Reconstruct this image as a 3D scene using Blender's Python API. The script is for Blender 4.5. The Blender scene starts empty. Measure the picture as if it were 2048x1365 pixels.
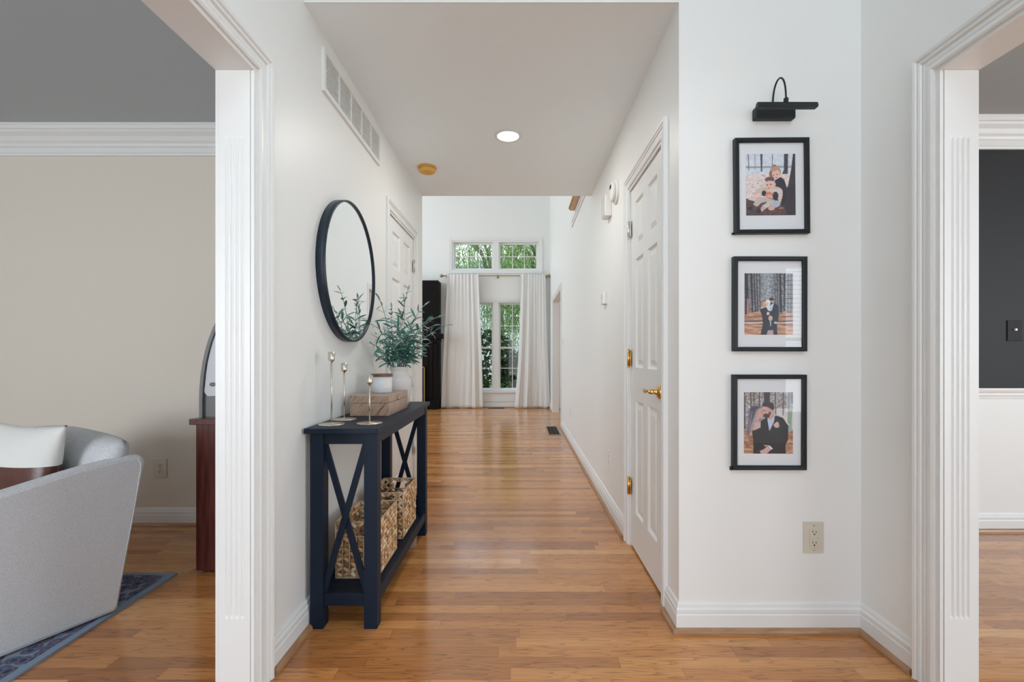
import bpy, bmesh, math, random
import numpy as np
from mathutils import Vector, Matrix
PI = math.pi
random.seed(7)
S = bpy.context.scene
COL = S.collection

# ------------------------------------------------------------ camera, world, light, exposure
F = 930.0; CX, CY, H = 1039.0, 710.0, 1.08       # focal length and horizon of the photograph (2048x1365)
cam = bpy.data.cameras.new('camera'); cam.sensor_width = 36; cam.lens = F*36/2048
cam.shift_x = -(CX-1024)/2048; cam.shift_y = (CY-682.5)/2048; cam.clip_start = .02; cam.clip_end = 300
co = bpy.data.objects.new('camera', cam); COL.objects.link(co); co.location = (0, 0, H); co.rotation_euler = (PI/2, 0, 0)
S.camera = co
S.view_settings.view_transform = 'Standard'; S.view_settings.look = 'None'; S.view_settings.gamma = 1
S.view_settings.use_curve_mapping = False
S.view_settings.exposure = -0.33
S.cycles.max_bounces = 12; S.cycles.diffuse_bounces = 10; S.cycles.glossy_bounces = 4
S.cycles.transparent_max_bounces = 16; S.cycles.caustics_reflective = False; S.cycles.caustics_refractive = False
S.cycles.use_denoising = True

w = bpy.data.worlds.new('sky'); S.world = w; w.use_nodes = True
nt = w.node_tree; bg = nt.nodes['Background']
tc = nt.nodes.new('ShaderNodeTexCoord'); sp = nt.nodes.new('ShaderNodeSeparateXYZ'); cr = nt.nodes.new('ShaderNodeValToRGB')
nt.links.new(tc.outputs['Generated'], sp.inputs[0]); nt.links.new(sp.outputs['Z'], cr.inputs[0]); nt.links.new(cr.outputs[0], bg.inputs[0])
cr.color_ramp.elements[0].color = (.93, .96, 1, 1); cr.color_ramp.elements[1].color = (.55, .72, 1, 1)
bg.inputs[1].default_value = 3.6

def daylight(name, loc, rot, sx, sy, power, color=(.82, .925, 1)):
    """area lamp standing just outside a wall opening, shining in as soft daylight"""
    l = bpy.data.lights.new(name, 'AREA'); l.shape = 'RECTANGLE'; l.size = sx; l.size_y = sy; l.energy = power; l.color = color
    o = bpy.data.objects.new(name, l); COL.objects.link(o); o.location = loc; o.rotation_euler = rot
    return o
# rotations: area lamps shine along their local -Z
TO_POS_Y = (PI/2, 0, 0); TO_NEG_Y = (-PI/2, 0, 0); TO_POS_X = (0, -PI/2, 0)
daylight('foyer_transom_daylight', (.25, -2.2, 3.7), TO_POS_Y, 1.7, 1.7, 23)
daylight('foyer_door_daylight', (.25, -2.2, 1.15), TO_POS_Y, 1.5, 1.9, 6)
daylight('left_room_daylight', (-3.2, -2.2, 1.35), TO_POS_Y, 1.9, 1.5, 112, (.88, .945, 1))
daylight('right_room_daylight', (4.1, -2.22, 1.26), TO_POS_Y, 1.75, 1.8, 34)
daylight('right_room_side_fill', (5.32, 0, 1.35), (0, PI/2, 0), 1.65, 2.3, 98)  # added lamp at an invented side opening, brightens the hall's left wall and ceiling
daylight('great_room_side_fill', (-5.3, 6.9, 2.6), TO_POS_X, 3.4, 3.4, 112)  # added lamp, out of view, that brightens the far room from the left
daylight('side_room_daylight', (3.3, 8.0, 1.4), (0, PI/2, 0), 1.4, 1.2, 12)

# ------------------------------------------------------------ helpers
def tag(o, label=None, cat=None, group=None, kind=None):
    if label: o['label'] = label
    if cat: o['category'] = cat
    if group: o['group'] = group
    if kind: o['kind'] = kind
    return o

def empty(name, loc=(0, 0, 0), rz=0, **k):
    o = bpy.data.objects.new(name, None); COL.objects.link(o); o.location = loc; o.rotation_euler = (0, 0, rz)
    o.empty_display_size = .05
    return tag(o, **k)

class MB:
    def __init__(s): s.v = []; s.f = []; s.sm = []
    def add(s, vs, fs, smooth=False, M=None):
        n = len(s.v)
        for p in vs: s.v.append(tuple(M @ Vector(p)) if M is not None else tuple(p))
        for f in fs: s.f.append([i+n for i in f]); s.sm.append(smooth)
        return s
    def box(s, a, b, M=None):
        x0, y0, z0 = [min(a[i], b[i]) for i in range(3)]; x1, y1, z1 = [max(a[i], b[i]) for i in range(3)]
        vs = [(x0,y0,z0),(x1,y0,z0),(x1,y1,z0),(x0,y1,z0),(x0,y0,z1),(x1,y0,z1),(x1,y1,z1),(x0,y1,z1)]
        return s.add(vs, [(0,3,2,1),(4,5,6,7),(0,1,5,4),(1,2,6,5),(2,3,7,6),(3,0,4,7)], False, M)
    def rim(s, x0, x1, z0, z1, y0, y1, w_, axis='y'):
        """rectangular frame of four bars that butt, in the xz plane (axis y), yz plane (axis x) or xy plane (axis z)"""
        def B(a0, b0, a1, b1):
            if axis == 'y': s.box((a0, y0, b0), (a1, y1, b1))
            elif axis == 'x': s.box((y0, a0, b0), (y1, a1, b1))
            else: s.box((a0, b0, y0), (a1, b1, y1))
        B(x0, z0, x0+w_, z1); B(x1-w_, z0, x1, z1); B(x0+w_, z0, x1-w_, z0+w_); B(x0+w_, z1-w_, x1-w_, z1)
        return s
    def cbox(s, c, d, M=None):
        return s.box([c[i]-d[i]/2 for i in range(3)], [c[i]+d[i]/2 for i in range(3)], M)
    def bar(s, p, q, w, t, up=(0, 0, 1)):
        """rectangular bar from p to q; w across, t along 'up'"""
        p, q = Vector(p), Vector(q); d = (q-p); L = d.length; d.normalize()
        u = Vector(up); x = d.cross(u).normalized(); u = x.cross(d).normalized()
        M = Matrix((x, d, u)).transposed().to_4x4(); M.translation = p
        return s.box((-w/2, 0, -t/2), (w/2, L, t/2), M)
    def tube(s, pts, r, n=8, cap=True, smooth=True):
        pts = [Vector(p) for p in pts]; rs = r if isinstance(r, (list, tuple)) else [r]*len(pts)
        vs = []; fs = []; ref = None
        for i, p in enumerate(pts):
            t = (pts[min(i+1, len(pts)-1)]-pts[max(i-1, 0)]).normalized()
            if ref is None:
                ref = Vector((0, 0, 1)) if abs(t.z) < .9 else Vector((1, 0, 0))
            a = t.cross(ref)
            if a.length < 1e-5: a = t.cross(Vector((0, 1, 0)))
            a.normalize(); b = t.cross(a).normalized(); ref = -b if False else a.cross(t)
            for k in range(n):
                th = 2*PI*k/n; vs.append(p+a*(math.cos(th)*rs[i])+b*(math.sin(th)*rs[i]))
        for i in range(len(pts)-1):
            for k in range(n):
                k2 = (k+1) % n; fs.append((i*n+k, i*n+k2, (i+1)*n+k2, (i+1)*n+k))
        if cap: fs.append(tuple(range(n))[::-1]); fs.append(tuple((len(pts)-1)*n+k for k in range(n)))
        return s.add(vs, fs, smooth)
    def lathe(s, prof, n=32, c=(0, 0, 0), M=None, smooth=True, close=False):
        vs = []; fs = []; m = len(prof)
        for (r, z) in prof:
            for k in range(n):
                th = 2*PI*k/n; vs.append((c[0]+r*math.cos(th), c[1]+r*math.sin(th), c[2]+z))
        for i in range(m-1):
            for k in range(n):
                k2 = (k+1) % n; fs.append((i*n+k, i*n+k2, (i+1)*n+k2, (i+1)*n+k))
        if prof[0][0] > 1e-6: fs.append(tuple(range(n))[::-1])
        if prof[-1][0] > 1e-6: fs.append(tuple((m-1)*n+k for k in range(n)))
        return s.add(vs, fs, smooth, M)
    def ball(s, c, r, n=8, m=6, R=None, smooth=True):
        rx = r if isinstance(r, (tuple, list)) else (r, r, r)
        vs = [(0, 0, -1)]; fs = []
        for i in range(1, m):
            ph = -PI/2+PI*i/m
            for k in range(n):
                vs.append((math.cos(ph)*math.cos(2*PI*k/n), math.cos(ph)*math.sin(2*PI*k/n), math.sin(ph)))
        vs.append((0, 0, 1)); last = len(vs)-1
        for k in range(n): fs.append((0, 1+(k+1) % n, 1+k))
        for i in range(m-2):
            for k in range(n):
                a = 1+i*n; fs.append((a+k, a+(k+1) % n, a+n+(k+1) % n, a+n+k))
        for k in range(n): fs.append((last, 1+(m-2)*n+k, 1+(m-2)*n+(k+1) % n))
        M = Matrix.Translation(c) @ (R.to_4x4() if R is not None else Matrix.Identity(4)) @ Matrix.Diagonal((*rx, 1))
        return s.add(vs, fs, smooth, M)
    def prism(s, poly, axis, a, b, smooth=False, M=None):
        """polygon of 2D points extruded along axis 'x','y','z' from a to b"""
        def P(p, t):
            return {'x': (t, p[0], p[1]), 'y': (p[0], t, p[1]), 'z': (p[0], p[1], t)}[axis]
        n = len(poly); vs = [P(p, a) for p in poly]+[P(p, b) for p in poly]
        fs = [tuple(range(n))[::-1], tuple(range(n, 2*n))]+[(k, (k+1) % n, n+(k+1) % n, n+k) for k in range(n)]
        return s.add(vs, fs, smooth, M)
    def build(s, name, mat, parent=None, bevel=0, recalc=True, sub=0, autosmooth=True, **k):
        me = bpy.data.meshes.new(name); me.from_pydata(s.v, [], s.f)
        me.polygons.foreach_set('use_smooth', s.sm)
        if recalc:
            bm = bmesh.new(); bm.from_mesh(me); bmesh.ops.recalc_face_normals(bm, faces=bm.faces); bm.to_mesh(me); bm.free()
        me.materials.append(mat); me.update()
        o = bpy.data.objects.new(name, me); COL.objects.link(o)
        if parent is not None: o.parent = parent
        if bevel:
            m = o.modifiers.new('bevel', 'BEVEL'); m.width = bevel; m.segments = 2; m.limit_method = 'ANGLE'; m.angle_limit = math.radians(40)
        if sub:
            m = o.modifiers.new('sub', 'SUBSURF'); m.levels = sub; m.render_levels = sub
        return tag(o, **k)

def W(x, y, d):
    """point of the place at depth d that stands behind photo pixel x, y (used only to read sizes off the photo)"""
    return Vector(((x-CX)/F*d, d, H-(y-CY)/F*d))

def sweep_casing(mb, a0, a1, h, prof, P):
    """U-shaped mitred casing around opening a0..a1 x 0..h. P(a, z, t) -> world"""
    vs = []; n = len(prof)
    for (wd, t) in prof:
        for (a, z) in ((a0-wd, 0), (a0-wd, h+wd), (a1+wd, h+wd), (a1+wd, 0)): vs.append(P(a, z, t))
    fs = []
    for i in range(n-1):
        for k in range(3): fs.append((i*4+k, i*4+k+1, (i+1)*4+k+1, (i+1)*4+k))
    fs.append(tuple(i*4 for i in range(n))); fs.append(tuple(i*4+3 for i in range(n)))
    mb.add(vs, fs)

def sweep_xy(mb, pts, prof, side=1, z0=0, caps=True):
    """profile (t outwards, z) swept along a polyline in plan with mitred corners; side=1 puts t to the left"""
    pts = [Vector((p[0], p[1])) for p in pts]; N = []
    for i in range(len(pts)-1):
        d = (pts[i+1]-pts[i]).normalized(); N.append(Vector((-d.y, d.x))*side)
    off = []
    for i in range(len(pts)):
        if i == 0: off.append(N[0])
        elif i == len(pts)-1: off.append(N[-1])
        else:
            m = (N[i-1]+N[i]); m = m/(m.dot(N[i])); off.append(m)
    vs = []; n = len(prof)
    for i, p in enumerate(pts):
        for (t, z) in prof: q = p+off[i]*t; vs.append((q.x, q.y, z0+z))
    fs = []
    for i in range(len(pts)-1):
        for k in range(n):
            k2 = (k+1) % n; fs.append((i*n+k, i*n+k2, (i+1)*n+k2, (i+1)*n+k))
    fs.append(tuple(range(n))); fs.append(tuple((len(pts)-1)*n+k for k in range(n)))
    mb.add(vs, fs)

# ------------------------------------------------------------ materials
def mat(name, color, rough=.5, metal=0, spec=.5, coat=0, sheen=0, bump=None, var=None, emis=None, estr=1):
    """bump=(scale, strength, distance); var=(scale, amount) gentle value variation of the finish itself"""
    m = bpy.data.materials.new(name); m.use_nodes = True; nt = m.node_tree; b = nt.nodes['Principled BSDF']
    b.inputs['Base Color'].default_value = (*color, 1); b.inputs['Roughness'].default_value = rough
    b.inputs['Metallic'].default_value = metal; b.inputs['Specular IOR Level'].default_value = spec
    b.inputs['Coat Weight'].default_value = coat; b.inputs['Sheen Weight'].default_value = sheen
    tc = nt.nodes.new('ShaderNodeTexCoord')
    if var:
        n = nt.nodes.new('ShaderNodeTexNoise'); n.inputs['Scale'].default_value = var[0]; n.inputs['Detail'].default_value = 3
        nt.links.new(tc.outputs['Object'], n.inputs['Vector'])
        mx = nt.nodes.new('ShaderNodeMix'); mx.data_type = 'RGBA'
        mx.inputs[6].default_value = (*[c*(1-var[1]) for c in color], 1); mx.inputs[7].default_value = (*[min(1, c*(1+var[1])) for c in color], 1)
        nt.links.new(n.outputs['Fac'], mx.inputs[0]); nt.links.new(mx.outputs[2], b.inputs['Base Color'])
    if bump:
        n = nt.nodes.new('ShaderNodeTexNoise'); n.inputs['Scale'].default_value = bump[0]; n.inputs['Detail'].default_value = 4
        nt.links.new(tc.outputs['Object'], n.inputs['Vector'])
        bp = nt.nodes.new('ShaderNodeBump'); bp.inputs['Strength'].default_value = bump[1]; bp.inputs['Distance'].default_value = bump[2]
        nt.links.new(n.outputs['Fac'], bp.inputs['Height']); nt.links.new(bp.outputs[0], b.inputs['Normal'])
    if emis:
        b.inputs['Emission Color'].default_value = (*emis, 1); b.inputs['Emission Strength'].default_value = estr
    return m

def math_node(nt, op, a, b=None, c=None):
    n = nt.nodes.new('ShaderNodeMath'); n.operation = op
    for i, v in enumerate((a, b, c)):
        if v is None: continue
        if isinstance(v, (int, float)): n.inputs[i].default_value = v
        else: nt.links.new(v, n.inputs[i])
    return n.outputs[0]

def floor_material():
    m = bpy.data.materials.new('oak_strip_floor'); m.use_nodes = True; nt = m.node_tree; b = nt.nodes['Principled BSDF']
    g = nt.nodes.new('ShaderNodeNewGeometry'); s = nt.nodes.new('ShaderNodeSeparateXYZ'); nt.links.new(g.outputs['Position'], s.inputs[0])
    X, Y = s.outputs['X'], s.outputs['Y']
    rowv = math_node(nt, 'DIVIDE', Y, .0572); row = math_node(nt, 'FLOOR', rowv); fr = math_node(nt, 'FRACT', rowv)
    wn = nt.nodes.new('ShaderNodeTexWhiteNoise'); wn.noise_dimensions = '1D'; nt.links.new(row, wn.inputs['W'])
    off = math_node(nt, 'MULTIPLY', wn.outputs['Value'], 7.3)
    wn2 = nt.nodes.new('ShaderNodeTexWhiteNoise'); wn2.noise_dimensions = '1D'; nt.links.new(math_node(nt, 'ADD', row, 91.3), wn2.inputs['W'])
    L = math_node(nt, 'MULTIPLY_ADD', wn2.outputs['Value'], .75, .45)
    pv = math_node(nt, 'DIVIDE', math_node(nt, 'ADD', X, off), L); pi_ = math_node(nt, 'FLOOR', pv); pf = math_node(nt, 'FRACT', pv)
    cmb = nt.nodes.new('ShaderNodeCombineXYZ'); nt.links.new(row, cmb.inputs[0]); nt.links.new(pi_, cmb.inputs[1])
    wn3 = nt.nodes.new('ShaderNodeTexWhiteNoise'); wn3.noise_dimensions = '3D'; nt.links.new(cmb.outputs[0], wn3.inputs['Vector'])
    ramp = nt.nodes.new('ShaderNodeValToRGB'); nt.links.new(wn3.outputs['Value'], ramp.inputs[0])
    e = ramp.color_ramp.elements; e[0].position = 0; e[0].color = (.37, .140, .039, 1); e[1].position = 1; e[1].color = (.74, .40, .155, 1)
    for p, c in ((.3, (.52, .212, .062, 1)), (.65, (.59, .25, .076, 1)), (.9, (.65, .295, .096, 1))):
        k = e.new(p); k.color = c
    # grain: long cathedral figure, shifted per plank
    sh = math_node(nt, 'MULTIPLY', wn3.outputs['Value'], 37.0)
    cg = nt.nodes.new('ShaderNodeCombineXYZ')
    nt.links.new(math_node(nt, 'MULTIPLY_ADD', X, 1.6, sh), cg.inputs[0]); nt.links.new(math_node(nt, 'MULTIPLY_ADD', Y, 22.0, sh), cg.inputs[1]); nt.links.new(sh, cg.inputs[2])
    n1 = nt.nodes.new('ShaderNodeTexNoise'); n1.inputs['Scale'].default_value = 1.0; n1.inputs['Detail'].default_value = 2.5; n1.inputs['Roughness'].default_value = .55
    nt.links.new(cg.outputs[0], n1.inputs['Vector'])
    rings = math_node(nt, 'FRACT', math_node(nt, 'MULTIPLY', n1.outputs['Fac'], 11.0))
    r2 = math_node(nt, 'POWER', rings, 5.0)
    cg2 = nt.nodes.new('ShaderNodeCombineXYZ')
    nt.links.new(math_node(nt, 'MULTIPLY_ADD', X, 9, sh), cg2.inputs[0]); nt.links.new(math_node(nt, 'MULTIPLY', Y, 330), cg2.inputs[1])
    n2 = nt.nodes.new('ShaderNodeTexNoise'); n2.inputs['Scale'].default_value = 1.0; n2.inputs['Detail'].default_value = 3
    nt.links.new(cg2.outputs[0], n2.inputs['Vector'])
    gr = math_node(nt, 'ADD', math_node(nt, 'MULTIPLY', r2, .50), math_node(nt, 'MULTIPLY', n2.outputs['Fac'], .42))
    fac = math_node(nt, 'SUBTRACT', 1.20, gr)
    # seams
    e1 = math_node(nt, 'LESS_THAN', fr, .022); e2 = math_node(nt, 'LESS_THAN', math_node(nt, 'MULTIPLY', pf, L), .0015)
    seam = math_node(nt, 'MAXIMUM', e1, e2)
    fac2 = math_node(nt, 'MULTIPLY', fac, math_node(nt, 'SUBTRACT', 1.0, math_node(nt, 'MULTIPLY', seam, .45)))
    vm = nt.nodes.new('ShaderNodeVectorMath'); vm.operation = 'SCALE'; nt.links.new(ramp.outputs[0], vm.inputs[0]); nt.links.new(fac2, vm.inputs['Scale'])
    nt.links.new(vm.outputs[0], b.inputs['Base Color'])
    # worn varnish: slowly varying gloss
    n3 = nt.nodes.new('ShaderNodeTexNoise'); n3.inputs['Scale'].default_value = 1.7; n3.inputs['Detail'].default_value = 3; nt.links.new(g.outputs['Position'], n3.inputs['Vector'])
    nt.links.new(math_node(nt, 'MULTIPLY_ADD', n3.outputs['Fac'], .14, .15), b.inputs['Roughness'])
    b.inputs['Specular IOR Level'].default_value = .5
    b.inputs['Coat Weight'].default_value = .35; b.inputs['Coat Roughness'].default_value = .13
    # slight cupping of the strips breaks reflections into bands
    hgt = math_node(nt, 'ADD', math_node(nt, 'MULTIPLY', math_node(nt, 'ABSOLUTE', math_node(nt, 'SUBTRACT', fr, .5)), -.35), math_node(nt, 'MULTIPLY', wn3.outputs['Value'], .18))
    hgt = math_node(nt, 'ADD', hgt, math_node(nt, 'MULTIPLY', n2.outputs['Fac'], .05))
    bp = nt.nodes.new('ShaderNodeBump'); bp.inputs['Strength'].default_value = .3; bp.inputs['Distance'].default_value = .0012
    nt.links.new(hgt, bp.inputs['Height']); nt.links.new(bp.outputs[0], b.inputs['Normal']); nt.links.new(bp.outputs[0], b.inputs['Coat Normal'])
    return m

def glass_material(name, tint=(1, 1, 1), refl=1.0):
    m = bpy.data.materials.new(name); m.use_nodes = True; nt = m.node_tree; nt.nodes.remove(nt.nodes['Principled BSDF'])
    out = nt.nodes['Material Output']; t = nt.nodes.new('ShaderNodeBsdfTransparent'); t.inputs[0].default_value = (*tint, 1)
    gl = nt.nodes.new('ShaderNodeBsdfGlossy'); gl.inputs['Roughness'].default_value = .01
    fr = nt.nodes.new('ShaderNodeFresnel'); fr.inputs[0].default_value = 1.45; gm = nt.nodes.new('ShaderNodeNewGeometry')
    mx = nt.nodes.new('ShaderNodeMixShader'); nt.links.new(math_node(nt, 'MULTIPLY', math_node(nt, 'MULTIPLY', fr.outputs[0], refl), math_node(nt, 'SUBTRACT', 1.0, gm.outputs['Backfacing'])), mx.inputs[0])
    nt.links.new(t.outputs[0], mx.inputs[1]); nt.links.new(gl.outputs[0], mx.inputs[2]); nt.links.new(mx.outputs[0], out.inputs[0])
    return m

def island_material(name, stops, rough=.6, scale=None, sheen=0, spec=.4, trans=0):
    """colour chosen per loose piece (leaf, strand) from a ramp"""
    m = bpy.data.materials.new(name); m.use_nodes = True; nt = m.node_tree; b = nt.nodes['Principled BSDF']
    g = nt.nodes.new('ShaderNodeNewGeometry'); r = nt.nodes.new('ShaderNodeValToRGB'); nt.links.new(g.outputs['Random Per Island'], r.inputs[0])
    el = r.color_ramp.elements; el[0].position = stops[0][0]; el[0].color = (*stops[0][1], 1); el[1].position = stops[-1][0]; el[1].color = (*stops[-1][1], 1)
    for p, c in stops[1:-1]: k = el.new(p); k.color = (*c, 1)
    b.inputs['Roughness'].default_value = rough; b.inputs['Specular IOR Level'].default_value = spec
    if trans: b.inputs['Transmission Weight'].default_value = 0
    if scale:
        tc = nt.nodes.new('ShaderNodeTexCoord'); n = nt.nodes.new('ShaderNodeTexNoise'); n.inputs['Scale'].default_value = scale; n.inputs['Detail'].default_value = 3
        nt.links.new(tc.outputs['Object'], n.inputs['Vector'])
        vm = nt.nodes.new('ShaderNodeVectorMath'); vm.operation = 'SCALE'; nt.links.new(r.outputs[0], vm.inputs[0])
        nt.links.new(math_node(nt, 'MULTIPLY_ADD', n.outputs['Fac'], 1.0, .5), vm.inputs['Scale']); nt.links.new(vm.outputs[0], b.inputs['Base Color'])
        bp = nt.nodes.new('ShaderNodeBump'); bp.inputs['Strength'].default_value = .5; bp.inputs['Distance'].default_value = .002
        nt.links.new(n.outputs['Fac'], bp.inputs['Height']); nt.links.new(bp.outputs[0], b.inputs['Normal'])
    else: nt.links.new(r.outputs[0], b.inputs['Base Color'])
    return m

def stretched_wood(name, c1, c2, scale, stretch, rough=.3, coat=.3, dist=2.0):
    m = bpy.data.materials.new(name); m.use_nodes = True; nt = m.node_tree; b = nt.nodes['Principled BSDF']
    tc = nt.nodes.new('ShaderNodeTexCoord'); mp = nt.nodes.new('ShaderNodeMapping'); nt.links.new(tc.outputs['Object'], mp.inputs[0])
    mp.inputs['Scale'].default_value = stretch
    n = nt.nodes.new('ShaderNodeTexNoise'); n.inputs['Scale'].default_value = scale; n.inputs['Detail'].default_value = 5; n.inputs['Distortion'].default_value = dist*.2
    nt.links.new(mp.outputs[0], n.inputs['Vector'])
    r = nt.nodes.new('ShaderNodeValToRGB'); nt.links.new(n.outputs['Fac'], r.inputs[0])
    r.color_ramp.elements[0].position = .35; r.color_ramp.elements[0].color = (*c1, 1); r.color_ramp.elements[1].position = .65; r.color_ramp.elements[1].color = (*c2, 1)
    nt.links.new(r.outputs[0], b.inputs['Base Color']); b.inputs['Roughness'].default_value = rough; b.inputs['Coat Weight'].default_value = coat
    return m

M = {}
M['wall'] = mat('warm_white_wall_paint', (.785, .80, .79), .42, spec=.35, bump=(220, .08, .001))
M['cream'] = mat('cream_wall_paint', (.68, .64, .565), .6, spec=.25, bump=(220, .08, .001))
M['ceil'] = mat('ceiling_paint', (.84, .91, .94), .65, spec=.2, bump=(160, .1, .001))
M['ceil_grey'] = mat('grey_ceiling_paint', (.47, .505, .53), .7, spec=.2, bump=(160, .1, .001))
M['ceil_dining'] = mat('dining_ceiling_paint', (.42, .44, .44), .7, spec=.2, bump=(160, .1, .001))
M['trim'] = mat('white_trim_gloss', (.755, .77, .765), .38, spec=.45)
M['doorpaint'] = mat('white_door_paint', (.76, .775, .77), .36, spec=.5)
M['charcoal'] = mat('charcoal_wall_paint', (.022, .0225, .024), .6, spec=.3, bump=(200, .1, .001))
M['floor'] = floor_material()
M['shoe'] = stretched_wood('oak_shoe_molding', (.30, .155, .075), (.42, .24, .125), 3, (3, 3, 60), .35, .2)
M['navy'] = mat('navy_black_paint', (.0022, .010, .025), .5, spec=.28, bump=(60, .05, .001))
M['black'] = mat('black_satin', (.005, .008, .011), .38, spec=.35)
M['mirror_rim'] = mat('dark_blue_metal', (.008, .020, .036), .34, spec=.45)
M['mirror'] = mat('silvered_glass', (.93, .935, .93), .0, metal=1)
M['steel'] = mat('champagne_steel', (.62, .57, .49), .27, metal=1)
M['chrome'] = mat('painted_over_hinge', (.75, .73, .70), .3, metal=.6)
M['brass'] = mat('polished_brass', (.72, .46, .16), .2, metal=1)
M['bronze'] = mat('antique_brass', (.42, .27, .10), .3, metal=1)
M['ceramic'] = mat('off_white_ceramic', (.78, .765, .74), .5, bump=(35, .15, .004), var=(20, .04))
M['frost'] = mat('frosted_white_glass', (.66, .70, .74), .3, spec=.5)
M['walnut'] = stretched_wood('walnut_lid', (.10, .045, .025), (.19, .09, .05), 8, (3, 20, 3), .4, .1)
M['ivory'] = mat('ivory_plastic', (.60, .575, .48), .35)
M['white_plastic'] = mat('white_plastic', (.78, .77, .75), .35)
M['dark'] = mat('dark_slot', (.01, .01, .01), .6)
M['vent_grey'] = mat('vent_louver_grey', (.62, .62, .61), .5)
M['orange'] = mat('yellowed_detector_plastic', (.74, .43, .10), .45)
M['honey'] = stretched_wood('honey_oak', (.42, .19, .05), (.58, .29, .09), 4, (3, 3, 20), .35, .3)
M['cherry'] = stretched_wood('cherry_laminate', (.050, .010, .008), (.115, .026, .018), 5, (12, 6, .8), .3, .3)
M['mgrey'] = mat('grey_machine_plastic', (.14, .145, .15), .45)
M['mlight'] = mat('pale_machine_plastic', (.50, .52, .56), .35)
M['mat'] = mat('white_mat_board', (.74, .77, .80), .8)
M['pglass'] = glass_material('picture_glass', refl=1.3)
M['wglass'] = glass_material('window_glass', refl=1.2)
M['lampglow'] = mat('lamp_diffuser', (1, 1, 1), .5, emis=(1, .96, .88), estr=14)
M['curtain'] = mat('pale_grey_curtain_linen', (.72, .725, .715), .85, sheen=.2, spec=.1, bump=(500, .25, .001))
M['fireblack'] = mat('black_panel_paint', (.0045, .003, .003), .6, spec=.15)
M['basket'] = island_material('water_hyacinth_weave', [(0, (.24, .12, .05)), (.3, (.50, .30, .14)), (.7, (.68, .45, .25)), (1, (.76, .62, .45))], .7, 60)
M['basket_wire'] = mat('basket_twine', (.50, .38, .25), .7)
M['olive'] = island_material('olive_leaf', [(0, (.03, .14, .11)), (.35, (.06, .23, .185)), (.6, (.12, .33, .29)), (.76, (.30, .46, .47)), (1, (.60, .70, .74))], .45)
M['stem'] = mat('olive_stem', (.25, .28, .26), .7)
M['pillow_white'] = mat('white_linen', (.74, .74, .72), .9, sheen=.2, spec=.1, bump=(300, .3, .001))
M['leather'] = mat('brown_leather', (.085, .024, .017), .3, spec=.5, bump=(40, .2, .003), var=(12, .35))
M['grass'] = mat('lawn', (.10, .24, .04), .9, var=(2, .3))
M['willow'] = island_material('willow_leaf', [(0, (.055, .115, .018)), (.5, (.13, .23, .045)), (1, (.30, .42, .14))], .6)
M['shrubleaf'] = island_material('shrub_leaf', [(0, (.010, .030, .009)), (.5, (.022, .060, .016)), (1, (.06, .13, .03))], .6)
M['bark'] = mat('willow_bark', (.10, .08, .06), .9, bump=(12, .6, .02))
M['siding'] = mat('pale_siding', (.65, .68, .72), .7)
M['roof'] = mat('pale_blue_roof', (.42, .52, .62), .6)
M['mulch'] = mat('mulch', (.14, .07, .035), .95, bump=(20, .5, .02))

def fabric_sofa():
    m = mat('grey_tweed', (.40, .405, .42), .9, sheen=.15, spec=.1); nt = m.node_tree; b = nt.nodes['Principled BSDF']
    tc = nt.nodes.new('ShaderNodeTexCoord'); mp = nt.nodes.new('ShaderNodeMapping'); nt.links.new(tc.outputs['Object'], mp.inputs[0])
    mp.inputs['Rotation'].default_value = (.6, .5, .7); mp.inputs['Scale'].default_value = (90, 420, 420)
    n = nt.nodes.new('ShaderNodeTexNoise'); n.inputs['Scale'].default_value = 1; n.inputs['Detail'].default_value = 3; nt.links.new(mp.outputs[0], n.inputs['Vector'])
    r = nt.nodes.new('ShaderNodeValToRGB'); nt.links.new(n.outputs['Fac'], r.inputs[0])
    r.color_ramp.elements[0].position = .3; r.color_ramp.elements[0].color = (.45, .47, .495, 1); r.color_ramp.elements[1].position = .7; r.color_ramp.elements[1].color = (.66, .68, .705, 1)
    nt.links.new(r.outputs[0], b.inputs['Base Color'])
    bp = nt.nodes.new('ShaderNodeBump'); bp.inputs['Strength'].default_value = .35; bp.inputs['Distance'].default_value = .001
    nt.links.new(n.outputs['Fac'], bp.inputs['Height']); nt.links.new(bp.outputs[0], b.inputs['Normal'])
    return m
M['tweed'] = fabric_sofa()

def rug_material():
    m = mat('blue_persian_pile', (.05, .08, .15), .95, spec=.05, sheen=.1); nt = m.node_tree; b = nt.nodes['Principled BSDF']
    tc = nt.nodes.new('ShaderNodeTexCoord'); v = nt.nodes.new('ShaderNodeTexVoronoi'); v.inputs['Scale'].default_value = 26; nt.links.new(tc.outputs['Object'], v.inputs['Vector'])
    n = nt.nodes.new('ShaderNodeTexNoise'); n.inputs['Scale'].default_value = 30; n.inputs['Detail'].default_value = 4; nt.links.new(tc.outputs['Object'], n.inputs['Vector'])
    r = nt.nodes.new('ShaderNodeValToRGB'); nt.links.new(math_node(nt, 'MULTIPLY_ADD', v.outputs['Distance'], .9, math_node(nt, 'MULTIPLY', n.outputs['Fac'], .45)), r.inputs[0])
    e = r.color_ramp.elements; e[0].position = .25; e[0].color = (.012, .018, .04, 1); e[1].position = .9; e[1].color = (.22, .27, .34, 1)
    for p, c in ((.42, (.03, .05, .11, 1)), (.55, (.10, .14, .22, 1)), (.62, (.14, .05, .07, 1)), (.72, (.06, .09, .17, 1))): k = e.new(p); k.color = c
    nt.links.new(r.outputs[0], b.inputs['Base Color'])
    return m
M['rug'] = rug_material()
M['rug_edge'] = mat('pale_blue_rug_binding', (.20, .27, .36), .9)

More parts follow.
